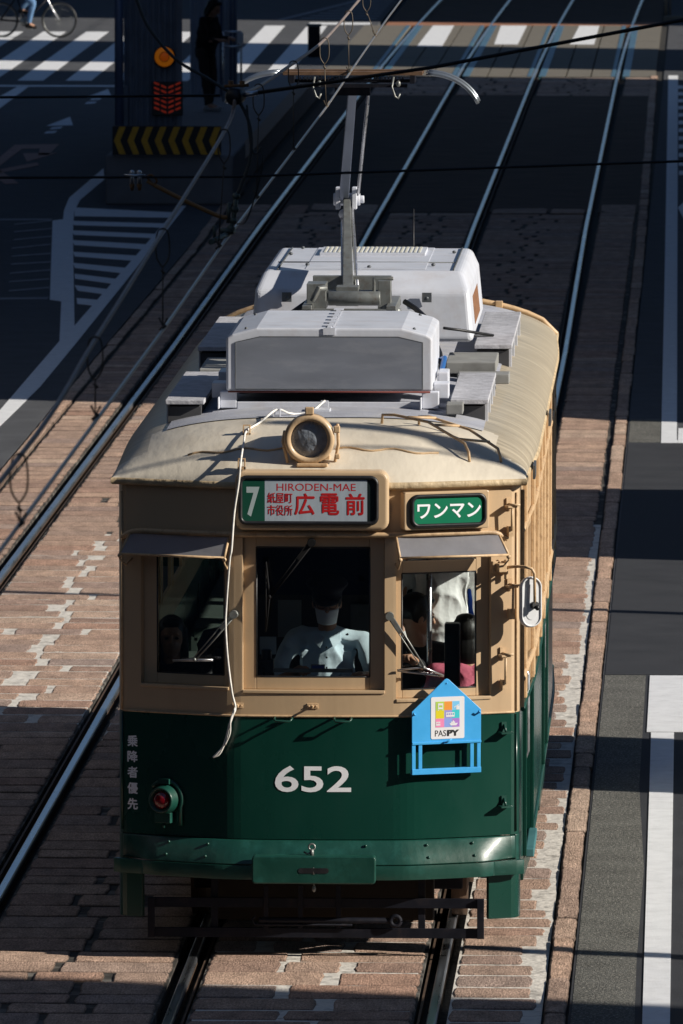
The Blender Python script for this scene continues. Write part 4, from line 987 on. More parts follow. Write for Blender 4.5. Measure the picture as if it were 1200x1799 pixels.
k = MB(); bar(k, KN+Vector((-.02, 0, .0)), HD+Vector((0, 0, 0)), .062, .055, .05, .045); k.build('upper_arm', mat('blue_grey_arm', (.2,.23,.3), .35, .6, var=.1), pgo, .005)
k = MB(); k.tube([KN+Vector((.07, 0, .02)), HD+Vector((.10, 0, -.01))], .011, 8); k.build('parallel_rod', STEEL, pgo)
k = MB(); k.cyl(KN+Vector((-.085, 0, 0)), KN+Vector((.085, 0, 0)), .04, 14); k.obox(KN+Vector((-.055, -.02, .01)), (1,0,0), (0,1,0), (0,0,1), .03, .1, .14); k.obox(KN+Vector((.05, -.02, .01)), (1,0,0), (0,1,0), (0,0,1), .03, .1, .14); k.ell(KN+Vector((-.01, -.08, -.09)), (.04, .04, .035)); k.cyl(KN+Vector((.085, 0, .0)), KN+Vector((.11, 0, 0)), .025, 10); k.build('knee_joint', GREYW, pgo, .004)
hz = 4.93
k = MB(); k.box(-.40, .47, 4.36, 4.41, hz-.03, hz-.005); k.box(-.40, .47, 4.62, 4.67, hz-.03, hz-.005); k.build('collector_strip', mat('worn_carbon_strip', (.17,.1,.06), .5, .3, var=.3, vscale=14), pgo, .003)
for y in (4.385, 4.645):
    for sg in (-1, 1):
        k = MB()
        pts = [(sg*(.43+.03)-.0+.03, y, hz-.018)]+[(.03+sg*(.46+.34*math.sin(R(a))), y, hz-.018-.27*(1-math.cos(R(a)))) for a in range(8, 78, 8)]
        k.tube(pts, [.013]*(len(pts)-1)+[.011], 8); k.build('horn', MATS.get('clear_horn') or mat('clear_horn', (.3,.33,.36), .3, .7), pgo)
k = MB(); k.box(-.30, .37, 4.48, 4.55, hz-.11, hz-.09); k.tube([(-.34, 4.5, hz-.07), (.40, 4.5, hz-.07)], .012, 6); k.box(-.36, -.33, 4.36, 4.67, hz-.08, hz-.03); k.box(.39, .42, 4.36, 4.67, hz-.08, hz-.03)
for i in range(30): k.box(-.3+i*.022, -.29+i*.022, 4.47, 4.49, hz-.065, hz-.045)
k.box(-.08, .14, 4.46, 4.54, hz-.16, hz-.11); k.build('head_frame', BLACKP, pgo)
k = MB()
for x in (-.19, .30):
    k.tube([(x-.01, 4.36, hz-.04), (x-.02, 4.33, hz-.10), (x, 4.33, hz-.16), (x+.02, 4.33, hz-.17), (x+.03, 4.33, hz-.14)], .007, 6); k.ell((x+.02, 4.35, hz-.08), (.015, .015, .02))
k.build('spring_hook', MGREY, pgo)
# cables on the roof
k = MB(); k.tube([(.36, 4.3, 3.50), (.43, 4.25, 3.46), (.50, 4.1, 3.41), (.55, 3.8, 3.33), (.61, 3.3, 3.25), (.63, 2.9, 3.2)], .018, 8); k.tube([(-.25, 4.4, 3.48), (-.36, 4.45, 3.40), (-.42, 4.5, 3.28)], .022, 8)
k.tube([(.60, 4.5, 3.32), (.7, 4.6, 3.3), (.9, 4.7, 3.26), (.72, 5.4, 3.2)], .01, 6); k.build('power_cable', BLACK, TM)
k = MB(); k.tube([(.515, 4.05, 3.40), (.55, 3.78, 3.33)], .0195, 8); k.tube([(.62, 3.15, 3.23), (.65, 2.9, 3.26), (.64, 2.7, 3.2), (.66, 2.6, 3.14)], .016, 8); k.build('blue_cable_sleeve', mat('blue_sleeve', (.02,.1,.3), .5), TM)
k = MB(); k.box(.62, .93, 4.2, 5.0, 3.06, 3.13); k.box(.70, 1.02, 3.9, 4.15, 3.02, 3.08); k.box(-.9, -.62, 4.0, 4.9, 3.06, 3.10); k.box(.7, .8, 1.45, 1.7, 3.04, 3.1); each(k, 'roof_cover_plate', mat('dusty_grey_plate', (.25,.25,.24), .8, var=.2, vscale=6, stain=(.12,.1,.08), sscale=9), TM, .006)
k = MB(); k.tube([(.25, 9.5, 3.1), (.25, 9.5, 3.75)], .004, 6); k.build('whip_aerial', BLACK, TM)
for (x, y) in ((-.02, 1.55), (-.28, 1.05), (-.43, .52), (-.435, .03)):
    k = MB(); z = zroof(x, y) if y > .1 else 2.85
    k.box(x-.022, x-.015, y-.02, y+.02, z-.01, z+.05); k.box(x+.015, x+.022, y-.02, y+.02, z-.01, z+.05); k.box(x-.022, x+.022, y-.02, y+.02, z-.01, z+.006); k.box(x-.022, x+.022, y-.005, y+.005, z+.048, z+.055); k.build('rope_guide', BEIGE_TRIM if y < 1 else GREYW, TM)
k = MB(); k.box(-.13, .02, 1.35, 1.5, 3.05, 3.075); k.box(-.30, -.2, 1.2, 1.3, 3.04, 3.065); k.build('guide_base', GREYW, TM, .004)
# interior of the saloon
i_ = MB(); i_.box(-1.1, 1.1, .36, TL-.4, .70, .74); i_.build('floor', DARK, TM)
i_ = MB(); i_.box(-1.08, 1.08, .40, TL-.4, 2.66, 2.69); i_.build('ceiling', INGREEN, TM)
i_ = MB()
for sg in (-1, 1): i_.box(sg*1.08-.04, sg*1.08+.04, 2.1, 5.3, .95, 1.16); i_.box(sg*1.08-.04, sg*1.08+.04, 6.6, 10.6, .95, 1.16)
for sg in (-1, 1): i_.box(min(sg*.66, sg*1.1), max(sg*.66, sg*1.1), 2.1, 5.3, 1.1, 1.2); i_.box(min(sg*.66, sg*1.1), max(sg*.66, sg*1.1), 6.6, 10.6, 1.1, 1.2)
i_.build('bench_seat', mat('seat_cloth', (.03,.05,.04), .9), TM, .02)
i_ = MB(); i_.box(-.44, .38, 1.62, 1.66, .74, 1.95); i_.tube([(-.44, 1.64, .74), (-.44, 1.64, 2.66)], .018, 8); i_.tube([(.38, 1.64, .74), (.38, 1.64, 2.66)], .018, 8); i_.build('cab_partition', WOOD, TM)
i_ = MB(); i_.box(-.44, .38, 1.60, 1.61, 1.951, 2.66); i_.build('cab_blind', NAVY, TM)
i_ = MB(); i_.box(-.43, .40, .14, .42, .74, 1.50); i_.box(-.30, .32, .10, .34, 1.50, 1.58); i_.box(-.42, -.31, .18, .4, 1.5, 1.68); i_.build('driver_desk', DARK, TM, .01)
i_ = MB(); i_.box(-.26, .20, .13, .16, 1.655, 1.675); i_.box(-.04, .04, .12, .15, 1.676, 1.70); i_.build('dash_rail', MGREY, TM)
i_ = MB(); i_.box(-.035, .035, .116, .119, 1.68, 1.697); i_.build('dash_label', mat('blue_label', (.05,.1,.4), .5), TM)
i_ = MB(); i_.box(.72, .81, .50, .62, .74, 1.90); i_.build('fare_box', mat('fare_box_grey', (.02,.025,.035), .5), TM, .01)
i_ = MB(); i_.box(.735, .795, .492, .499, 1.68, 1.84); i_.build('fare_screen', mat('dull_screen', (.015,.02,.03), .2), TM)
i_ = MB()
for x in (-.55, .62): i_.tube([(x, .9, .74), (x, .9, 2.66)], .016, 8)
for x in (-.6, .6): i_.tube([(x, 1.9, 2.42), (x, 10.5, 2.42)], .014, 8)
i_.build('grab_pole', STEEL, TM)
i_ = MB(); i_.box(-.23, .23, 1.28, 1.36, 1.25, 1.72); i_.box(-.23, .23, .92, 1.36, 1.13, 1.21); i_.cyl((0, 1.15, .74), (0, 1.15, 1.13), .05, 12); i_.build('driver_seat', DARK, TM, .03)

i_ = MB(); i_.box(-.30, -.16, 1.58, 1.598, 1.70, 1.92); i_.build('notice_sheet', mat('dull_notice', (.3,.33,.34), .7), TM)
i_ = MB(); i_.box(.13, .33, 1.57, 1.598, 1.66, 1.90); i_.build('control_cabinet', mat('cabinet_grey', (.12,.13,.14), .5), TM, .006)
i_ = MB(); i_.box(-.345, -.25, .30, .33, 1.74, 1.84); i_.build('paper_slip', mat('paper_slip_pale', (.5,.55,.55), .7), TM)
i_ = MB(); i_.box(-.34, -.26, .2, .3, 1.60, 1.72); i_.cyl((-.3,.2,1.72), (-.3,.2,1.78), .03, 12); i_.build('meter_box', mat('meter_black', (.02,.02,.022), .4), TM, .006)
# ---------------------------------------------------------------- rope hanging over the front
rp = MB()
def cr(pts, n=6):
    P = [Vector(p) for p in pts]; P = [P[0]*2-P[1]]+P+[P[-1]*2-P[-2]]; out = []
    for i in range(1, len(P)-2):
        for k in range(n):
            t = k/n; out.append(.5*((2*P[i])+(-P[i-1]+P[i+1])*t+(2*P[i-1]-5*P[i]+4*P[i+1]-P[i+2])*t*t+(-P[i-1]+3*P[i]-3*P[i+1]+P[i+2])*t**3))
    out.append(P[-2]); return out
main = cr([(-.02,1.55,3.11),(-.1,1.35,3.06),(-.20,1.12,3.07),(-.28,1.05,3.10),(-.36,.8,3.05),(-.43,.52,3.02),(-.433,.25,2.98),(-.436,-.02,2.90),(-.445,-.085,2.78),(-.472,-.075,2.6),(-.485,-.12,2.40),(-.497,-.11,2.33),(-.519,-.05,2.07),(-.524,-.047,1.94),(-.512,-.045,1.75),(-.488,-.05,1.56),(-.468,-.05,1.47),(-.485,-.045,1.42),(-.505,-.045,1.36),(-.535,-.035,1.25),(-.575,-.03,1.20),(-.598,-.025,1.178)])
rp.tube(main, .0065, 6)
rp.tube(cr([(-.598,-.025,1.178),(-.56,-.03,1.20),(-.525,-.04,1.28),(-.50,-.05,1.38),(-.47,-.06,1.46)]), .0065, 6); rp.tube(cr([(-.47,-.055,1.47),(-.495,-.06,1.40),(-.50,-.055,1.32),(-.53,-.045,1.25)]), .0055, 6)
tag(rp.build('rope', ROPE), 'thin white trolley rope hanging down the tram front left of centre', 'rope')

# ---------------------------------------------------------------- blue notice board
bd_ = thing('notice_board', (.745, -.02, 1.08), 'sky blue house-shaped board hung on the tram front under the right windscreen', 'notice board')
pa = Vector((.549, -.022, 0)); pb = Vector((.943, .127, 0)); bu = (pb-pa).normalized(); bn = Vector((bu.y, -bu.x, 0)); BW = (pb-pa).length
def BP(u, z, off=0): q = pa+bu*u+bn*off; return Vector((q.x, q.y, z))
k = MB(); k.slab([BP(0, 1.262), BP(BW, 1.262), BP(BW, 1.447), BP(BW/2+.012, 1.628), BP(BW/2-.0, 1.632), BP(BW/2-.012, 1.626), BP(0, 1.447)], -bn, .010); k.build('board', BLUEB, bd_, .002)
k = MB()
k.slab([BP(0, 1.082), BP(.022, 1.082), BP(.022, 1.262), BP(0, 1.262)], -bn, .01); k.slab([BP(BW-.024, 1.082), BP(BW-.002, 1.082), BP(BW-.002, 1.262), BP(BW-.024, 1.262)], -bn, .01)
k.slab([BP(.04, 1.112), BP(.062, 1.112), BP(.062, 1.262), BP(.04, 1.262)], -bn, .008); k.slab([BP(BW-.066, 1.112), BP(BW-.044, 1.112), BP(BW-.044, 1.262), BP(BW-.066, 1.262)], -bn, .008)
k.slab([BP(.0, 1.08, .004), BP(BW, 1.08, .004), BP(BW, 1.112, .004), BP(.0, 1.112, .004)], -bn, .03); k.slab([BP(.0, 1.254, .006), BP(BW, 1.254, .006), BP(BW, 1.268, .006), BP(.0, 1.268, .006)], -bn, .015)
k.build('lower_rack', BLUEB, bd_, .002)
k = MB()
for u in (.012, BW-.012): k.tube([BP(u, 1.43, 0), BP(u, 1.43, .02), BP(u-.012, 1.44, .022)], .006, 6)
k.tube([BP(BW/2-.02, 1.262, .005), BP(BW/2-.01, 1.266, .03), BP(BW/2+.02, 1.285, .034)], .006, 6); k.ell(BP(BW/2, 1.605, .001), (.005,)*3, 8, 6); k.build('board_pins', BLUEB, bd_)
SU = lambda px: (px-724)/(845-724)*BW
SZ = lambda py: 1.632-(py-1194)*(1.632-1.08)/(1357-1194)
def spl(mb, x0, x1, y0, y1, off): mb.slab([BP(SU(x0), SZ(y1), off), BP(SU(x1), SZ(y1), off), BP(SU(x1), SZ(y0), off), BP(SU(x0), SZ(y0), off)], bn, .0008)
k = MB(); rr_ = rrect(SU(757), SU(815.5), SZ(1297), SZ(1225), .01); k.slab([BP(a, b_, .0008) for a, b_ in rr_], bn, .0012); so = k.build('sticker', STICK, bd_)
cols = [[(.42,.6,.1), (.8,.3,.05), (.2,.55,.85)], [(.7,.6,.02), (.32,.3,.65), (.05,.55,.6)], [(.8,.25,.45), (.25,.35,.75), (.42,.2,.6)]]
xs_ = (765, 780, 794, 807); ys_ = (1233, 1248, 1262, 1277)
for r_ in range(3):
    for c_ in range(3):
        k = MB(); spl(k, xs_[c_], xs_[c_+1], ys_[r_], ys_[r_+1], .0022); k.build('colour_square', mat('sticker_colour', cols[r_][c_], .45, var=.02), so)
k = MB()
def ic(x0, x1, y0, y1): spl(k, x0, x1, y0, y1, .0032)
ic(769, 778, 1236, 1239.5); ic(769, 770.5, 1239.5, 1243); ic(776.5, 778, 1239.5, 1243); ic(769, 778, 1243, 1246); ic(768.5, 770.5, 1247, 1248.2); ic(776.5, 778.5, 1247, 1248.2)
ic(783, 798, 1252, 1253.6); ic(783, 798, 1256.5, 1259.6)
for q in range(5): ic(783+q*3.6, 784+q*3.6, 1253.6, 1256.5)
ic(765.5, 773, 1267.5, 1269); ic(765.5, 773, 1271.5, 1274)
for q in range(3): ic(766+q*2.8, 767+q*2.8, 1269, 1271.5)
k.slab([BP(SU(789), SZ(1270.5), .0032), BP(SU(791.5), SZ(1274.5), .0032), BP(SU(801), SZ(1274.5), .0032), BP(SU(804), SZ(1270.5), .0032)], bn, .0008); ic(792, 799, 1268, 1270.2); ic(795, 797, 1266, 1268)
k.slab([BP(SU(797), SZ(1243), .0032), BP(SU(806), SZ(1238), .0032), BP(SU(806), SZ(1239.3), .0032), BP(SU(797), SZ(1244.3), .0032)], bn, .0008); ic(801, 806.5, 1241, 1247.5)
k.build('transport_icons', STICK, so)
text('brand_lettering', [('PAS', SU(764), SU(783.5), SZ(1292.5), SZ(1282))], INK, so, lambda u, v: BP(u, v, .003), .0)
text('brand_lettering', [('PY', SU(785), SU(806.5), SZ(1292.5), SZ(1282))], INK, so, lambda u, v: BP(u, v, .003), .055)

# ---------------------------------------------------------------- people
FOLD = bpy.data.textures.new('folds', 'MUSGRAVE'); FOLD.musgrave_type = 'RIDGED_MULTIFRACTAL'; FOLD.noise_scale = .16; FOLD.noise_intensity = .6; FOLD.octaves = 1.5
def person(name_lab, loc, rz, J, skin=SKIN, top=SHIRT, legs=NAVYC, hair=HAIR, long_sleeve=False, headrot=(0, 0, 0), mask=False, glasses=False, cap=None, hairlen=0, shoes=BLKC, cat='person', voxel=.008, scale=1.0):
    """J: dict of joints in local coords, facing -Y, origin at the ground/floor below the hips"""
    root = thing('person', loc, name_lab, cat)
    M = Matrix.Translation(Vector(loc))@Matrix.Rotation(rz, 4, 'Z')@Matrix.Scale(scale, 4)
    T = lambda p: M@Vector(p)
    HR = Euler(headrot).to_matrix(); RZ = Matrix.Rotation(rz, 3, 'Z')
    hc = Vector(J['head']); Hh = lambda p: T(hc+HR@Vector(p)); HM = RZ@HR
    sc = scale
    sk = MB()
    sk.ell(Hh((0, .01, .02)), (.076*sc, .094*sc, .105*sc), 20, 14, HM); sk.ell(Hh((0, -.022, -.045)), (.058*sc, .068*sc, .07*sc), 18, 12, HM); sk.ell(Hh((0, -.045, -.085)), (.03*sc, .03*sc, .028*sc), 12, 8, HM)
    sk.chain([Hh((0, -.088, .018)), Hh((0, -.108, -.018))], [.009*sc, .014*sc], 10); sk.ell(Hh((0, -.084, -.055)), (.024*sc, .012*sc, .009*sc), 12, 8, HM)
    for s in (-1, 1): sk.ell(Hh((s*.078, .012, -.012)), (.011*sc, .02*sc, .032*sc), 10, 8, HM); sk.ell(Hh((s*.032, -.076, .03)), (.024*sc, .012*sc, .007*sc), 10, 6, HM)
    nk = Vector(J['neck']); sk.chain([T(nk), Hh((0, .02, -.06))], [.056*sc, .052*sc], 14)
    ch, pe = Vector(J['chest']), Vector(J['pelvis'])
    sk.ell(T(ch), (.15*sc, .095*sc, .17*sc), 18, 12, RZ); sk.chain([T(ch), T(pe)], [.11*sc, .12*sc], 14); sk.chain([T(Vector(J['shL'])*.9+nk*.1), T(Vector(J['shR'])*.9+nk*.1)], [.03*sc, .03*sc], 12); sk.chain([T(ch), T(nk)], [.08*sc, .06*sc])
    cl = MB(); cl.ell(T(ch), (.172*sc, .112*sc, .2*sc), 20, 14, RZ); cl.obox(T(ch+Vector((0,.0,-.08))), RZ@Vector((1,0,0)), RZ@Vector((0,1,0)), (0,0,1), .31*sc, .19*sc, .30*sc); cl.chain([T(ch), T(pe)], [.145*sc, .155*sc], 16); cl.chain([T(nk+Vector((0, .01, -.035))), T(ch)], [.075*sc, .12*sc], 16)
    pants = MB(); pants.ell(T(pe+Vector((0, .01, -.02))), (.17*sc, .13*sc, .12*sc), 18, 12, RZ); sh = MB()
    for s in 'LR':
        a, b_, c = (Vector(J[k+s]) for k in ('sh', 'el', 'wr')); sx = 1 if s == 'L' else -1
        sk.chain([T(a), T(b_), T(c)], [.036*sc, .036*sc, .026*sc], 12)
        end = c if long_sleeve else a.lerp(b_, .85)
        cl.chain([T(nk.lerp(a, .35)+Vector((0, .01, -.02))), T(a)], [.07*sc, .06*sc], 14)
        cl.chain([T(a), T(b_), T(b_.lerp(c, .93))] if long_sleeve else [T(a), T(end)], [.058*sc, .052*sc, .037*sc] if long_sleeve else [.06*sc, .062*sc], 14)
        # hand: palm, four fingers of different length, thumb from the side
        d = (c-b_).normalized(); up_ = Vector(J.get('palm'+s, (0, 0, -1))); side = d.cross(up_).normalized(); up_ = side.cross(d).normalized()
        pc = c+d*.045
        sk.obox(T(pc), RZ@d, RZ@side, RZ@up_, .08*sc, .07*sc, .026*sc); sk.cap(T(c), T(c+d*.05), .026*sc, .026*sc, 10)
        for fi, (o_, ln) in enumerate(((-.030, .062), (-.010, .074), (.010, .07), (.029, .055))):
            curl = J.get('curl', .9); r0 = c+d*.085+side*o_
            p1 = r0+(d*math.cos(curl*.4)+up_*math.sin(curl*.4))*ln*.45; p2 = p1+(d*math.cos(curl*1.3)+up_*math.sin(curl*1.3))*ln*.32; p3 = p2+(d*math.cos(curl*2)+up_*math.sin(curl*2))*ln*.25
            sk.chain([T(c+d*.06+side*o_*.9), T(r0), T(p1), T(p2), T(p3)], [.010*sc, .0095*sc, .009*sc, .008*sc, .007*sc], 8)
        tside = -1 if s == 'L' else 1
        sk.chain([T(c+d*.02+side*tside*.022), T(c+d*.052+side*tside*.045+up_*.012), T(c+d*.078+side*tside*.048+up_*.03)], [.013*sc, .0105*sc, .008*sc], 8)
        h_, k_, an = (Vector(J[q+s]) for q in ('hip', 'kn', 'an'))
        sk.chain([T(h_), T(k_), T(an)], [.07*sc, .048*sc, .035*sc], 12); pants.chain([T(h_), T(k_), T(an+(k_-an)*.08)], [.092*sc, .066*sc, .052*sc], 14)
        tf = Vector(J.get('toe'+s, (an.x, an.y-.17, an.z-.05))); sk.chain([T(an), T(tf)], [.035*sc, .025*sc])
        hb = an+Vector((0, .04, -.045)); sh.chain([T(hb), T(tf)], [.038*sc, .034*sc], 10); sh.chain([T(an+Vector((0,0,-.01))), T(hb)], [.042*sc, .036*sc], 10)
    def rem(mb, nm, m, v, smooth=4, parent=root):
        o = mb.build(nm, m, parent); r_ = o.modifiers.new('r', 'REMESH'); r_.mode = 'VOXEL'; r_.voxel_size = v; r_.use_smooth_shade = True
        s_ = o.modifiers.new('s', 'SMOOTH'); s_.iterations = smooth; s_.factor = .5; return o
    body = rem(sk, 'body', skin, min(voxel, .006), 2)
    for o_, am in ((rem(cl, 'top', top, voxel*1.1, 6), .045), (rem(pants, 'trousers', legs, voxel*1.3, 4), .02)):
        dm = o_.modifiers.new('folds', 'DISPLACE'); dm.texture = FOLD; dm.strength = am; dm.mid_level = .5; dm.texture_coords = 'GLOBAL'; rem(sh, 'shoes', shoes, voxel, 2)
    ey = MB()
    for s in (-1, 1): ey.ell(Hh((s*.031, -.083, .012)), (.013*sc, .007*sc, .008*sc), 10, 6, HM)
    ey.build('eyes', mat('eyes', (.02,.012,.01), .2) if 'eyes' not in MATS else MATS['eyes'], root)
    hr_ = MB(); hr_.ell(Hh((0, .028, .045)), (.086*sc, .098*sc, .098*sc), 20, 14, HM); hr_.ell(Hh((0, -.045, .105)), (.062*sc, .04*sc, .03*sc), 14, 8, HM)
    for s in (-1, 1): hr_.ell(Hh((s*.068, .025, .02)), (.02*sc, .06*sc, .06*sc), 12, 8, HM)
    if hairlen:
        hr_.ell(Hh((0, .06, -.05)), (.085*sc, .055*sc, .12*sc), 16, 10, HM)
        for s in (-1, 1): hr_.chain([Hh((s*.07, .0, .05)), Hh((s*.082, .01, -.05-hairlen*.4)), Hh((s*.07, .02, -.1-hairlen*.6))], [.03*sc, .025*sc, .018*sc])
    rem(hr_, 'hair', hair, .006, 2)
    if mask:
        mk = MB(); P = []; F_ = []
        nu_, nv_ = 12, 9
        for j in range(nv_):
            v = j/(nv_-1); z = -.018-.094*v
            for i in range(nu_):
                u = i/(nu_-1)*2-1; ang = u*1.25; rr = 1.0-.12*abs(v-.45)-.02*math.sin(v*12)
                P.append(Hh((.073*math.sin(ang)*(1-.22*v), -(.098 if v < .6 else .098-.03*(v-.6))*math.cos(ang*.86)*rr-.018*(1-abs(u))**2*(1-abs(v-.3)), z)))
        for j in range(nv_-1):
            for i in range(nu_-1): a = j*nu_+i; F_.append((a, a+1, a+nu_+1, a+nu_))
        mk.add(P, F_, True)
        for s in (-1, 1): mk.tube([Hh((s*.068, -.03, -.03)), Hh((s*.08, .02, -.005))], .0015, 4)
        mo_ = mk.build('face_mask', MASKM, root); so_ = mo_.modifiers.new('s', 'SOLIDIFY'); so_.thickness = .002
    if glasses:
        gl_ = MB()
        for s in (-1, 1):
            gl_.tube([Hh((s*.032+.025*math.cos(R(a)), -.096, .010+.017*math.sin(R(a)))) for a in range(0, 361, 30)], .0022, 6, caps=False); gl_.tube([Hh((s*.057, -.094, .014)), Hh((s*.08, .01, .012))], .002, 6)
        gl_.tube([Hh((-.008, -.098, .014)), Hh((.008, -.098, .014))], .002, 6); gl_.build('glasses', BLACK, root)
    if cap:
        cp = MB(); ring = []
        for (z, rx, ry, dy) in ((.045, .088, .104, .005), (.075, .092, .108, .005), (.085, .10, .116, .0), (.118, .125, .14, -.005), (.13, .12, .135, 0), (.142, .08, .09, .005), (.145, .001, .001, .01)):
            ring.append([Hh((rx*math.cos(2*math.pi*i/24), dy+ry*math.sin(2*math.pi*i/24), z)) for i in range(24)])
        cp.add([q for r_ in ring for q in r_], [(j*24+i, j*24+(i+1) % 24, (j+1)*24+(i+1) % 24, (j+1)*24+i) for j in range(len(ring)-1) for i in range(24)], True)
        co = cp.build('cap', cap, root)
        bk = MB(); P = []
        for j, e_ in enumerate((0, .5, 1)):
            for i in range(13):
                a = math.pi+math.pi*i/12; P.append(Hh(((.086+.004*e_)*math.cos(a), .0+(.10+.055*e_)*math.sin(a), .05-.022*e_)))
        bk.add(P, [(j*13+i, j*13+i+1, (j+1)*13+i+1, (j+1)*13+i) for j in range(2) for i in range(12)], True); bo_ = bk.build('cap_peak', BLACK, co); so_ = bo_.modifiers.new('s', 'SOLIDIFY'); so_.thickness = .004
    return root, T, Hh
SIT = dict(pelvis=(0,0,.50), chest=(0,-.03,.83), neck=(0,-.02,1.0), head=(0,-.05,1.16), shL=(.19,-.01,.96), shR=(-.19,-.01,.96), elL=(.24,-.10,.70), elR=(-.24,-.10,.70), wrL=(.17,-.33,.66), wrR=(-.17,-.33,.66),
           hipL=(.09,-.02,.50), hipR=(-.09,-.02,.50), knL=(.12,-.44,.50), knR=(-.12,-.44,.50), anL=(.12,-.42,.09), anR=(-.12,-.42,.09))
STAND = dict(pelvis=(0,0,.94), chest=(0,.0,1.25), neck=(0,0,1.44), head=(0,-.02,1.60), shL=(.18,.0,1.40), shR=(-.18,.0,1.40), elL=(.24,.02,1.12), elR=(-.24,.02,1.12), wrL=(.24,-.08,.88), wrR=(-.24,-.08,.88),
             hipL=(.09,0,.92), hipR=(-.09,0,.92), knL=(.1,-.03,.5), knR=(-.1,-.03,.5), anL=(.1,.02,.09), anR=(-.1,.02,.09))
def J(base, **k): d = dict(base); d.update(k); return d
drv, DT, DH = person('tram driver in pale blue shirt, dark cap, glasses and white mask behind the centre windscreen', (.02, 1.0, .79), 0,
    J(SIT, pelvis=(0,.05,.52), chest=(0,0,.84), neck=(0,-.03,1.02), head=(.0,-.09,1.19), shL=(.205,-.02,.975), shR=(-.205,-.02,.975), elL=(.30,-.20,.76), elR=(-.29,-.22,.73), wrL=(.22,-.46,.80), wrR=(-.16,-.50,.83), knL=(.16,-.38,.52), knR=(-.16,-.38,.52), anL=(.14,-.34,.09), anR=(-.14,-.34,.09)),
    top=SHIRT, legs=NAVYC, mask=True, glasses=True, cap=CAPM, headrot=(.22, 0, .04))
k = MB()
for s in (-1, 1):
    k.slab([DT((s*.012, -.112, .985)), DT((s*.075, -.075, 1.03)), DT((s*.085, -.095, .965)), DT((s*.04, -.135, .925))], (0, -1, 0), .006)
k.build('shirt_collar', SHIRT, drv, .002)
k = MB()
for z in (.93, .87, .81, .75): k.ell(DT((0, -.138, z)), (.006, .004, .006), 8, 6)
for s in (-1, 1): k.ell(DT((s*.12, -.07, 1.0)), (.007, .006, .007), 8, 6)
k.build('buttons', BLACK, drv)
person('dark-haired seated passenger in a dark jacket and white collar behind the left windscreen', (-1.0, 2.9, .40), R(-8), J(SIT, head=(0,-.05,1.15)), top=BLKC, legs=BLKC, long_sleeve=True, hairlen=.15, headrot=(.05, 0, .2))
person('dim seated passenger in a navy top behind the left wiper', (-.66, 3.9, .5), R(12), SIT, top=NAVYC, legs=NAVYC, long_sleeve=True)
person('passenger in a loose white top standing behind the right windscreen', (.67, 1.42, .78), R(5), J(STAND, wrL=(.22,-.1,.9), wrR=(-.22,-.1,.9)), top=WCLOTH, legs=BLKC, long_sleeve=True, scale=1.03)
person('passenger in bright blue standing behind the right windscreen', (.88, 1.62, .80), R(0), STAND, top=BLUEC, legs=NAVYC, long_sleeve=True)
person('passenger in black gripping a handle with one hand at the right windscreen', (.55, 1.22, .62), R(-10), J(SIT, pelvis=(0,0,.6), headx=0, chest=(0,-.02,.92), neck=(0,-.02,1.09), head=(0,-.04,1.25), shL=(.18,0,1.05), shR=(-.18,0,1.05), elL=(.2,-.16,.85), wrL=(.06,-.40,1.02), elR=(-.22,-.1,.8), curl=1.4, palmL=(0,-.3,-1)), top=BLKC, legs=BLKC, long_sleeve=True, headrot=(.2, 0, 2.2))
person('passenger in a rose pink coat behind the lower right corner of the right windscreen', (.84, .86, .62), R(184), J(SIT, elL=(.24,-.1,.72), elR=(-.24,-.2,.95), wrR=(-.1,-.3,1.05)), top=PINKC, legs=PINKC, long_sleeve=True, hairlen=.1, scale=1.0)

# ---------------------------------------------------------------- overhead line
cw = MB(); cw.tube([(.30,-60,4.93),(.155,-25.5,4.93),(.12,-16.8,4.925),(.085,-11.8,4.925),(.07,-4.5,4.93),(.06,0,4.935),(.02,6,4.935),(-.02,12,4.93),(-.2,60,4.93),(0,130,4.93)], .0068, 8)
tag(cw.build('contact_wire', COPPER), 'bare grey trolley wire running just above the pantograph', 'overhead wire')
MW = [(.30,-60,5.6),(.22,-40,5.25),(.16,-25.5,5.14),(.13,-20.9,5.2),(.12,-16.8,5.31),(.11,-11.9,5.45),(.12,-11.3,5.56),(.09,-8.6,5.47),(.07,-4.5,5.39),(.05,-.15,5.32),(.01,6,5.30),(-.07,12,5.24),(-.2,60,5.4)]
MWp = cr(MW[:7], 5)+cr(MW[6:], 5)[1:]
mw = MB(); mw.tube(MWp, .0085, 8); tag(mw.build('messenger_wire', MESSW), 'twisted pinkish steel cable sloping through the black insulator above the trolley wire', 'overhead wire')
def mz(y):
    for a, b_ in zip(MWp, MWp[1:]):
        if a.y <= y <= b_.y: t = (y-a.y)/(b_.y-a.y); return a.lerp(b_, t)
DR = [(.16,-24.7,'lowest and most blurred dropper at the left edge'), (.13,-20.87,'dropper above the left road kerb stones'), (.12,-16.8,'dropper crossing the white island markings'), (.085,-12.1,'dropper beside the clamp chain under the insulator'), (.08,-8.6,'dropper just right of the black insulator'),
      (.07,-4.49,'dropper in front of the left horn of the pantograph'), (.06,-.15,'dropper crossing the left part of the pantograph head'), (.03,3.92,'dropper over the middle of the pantograph head'), (0,9.11,'topmost dropper near the top edge of the photo')]
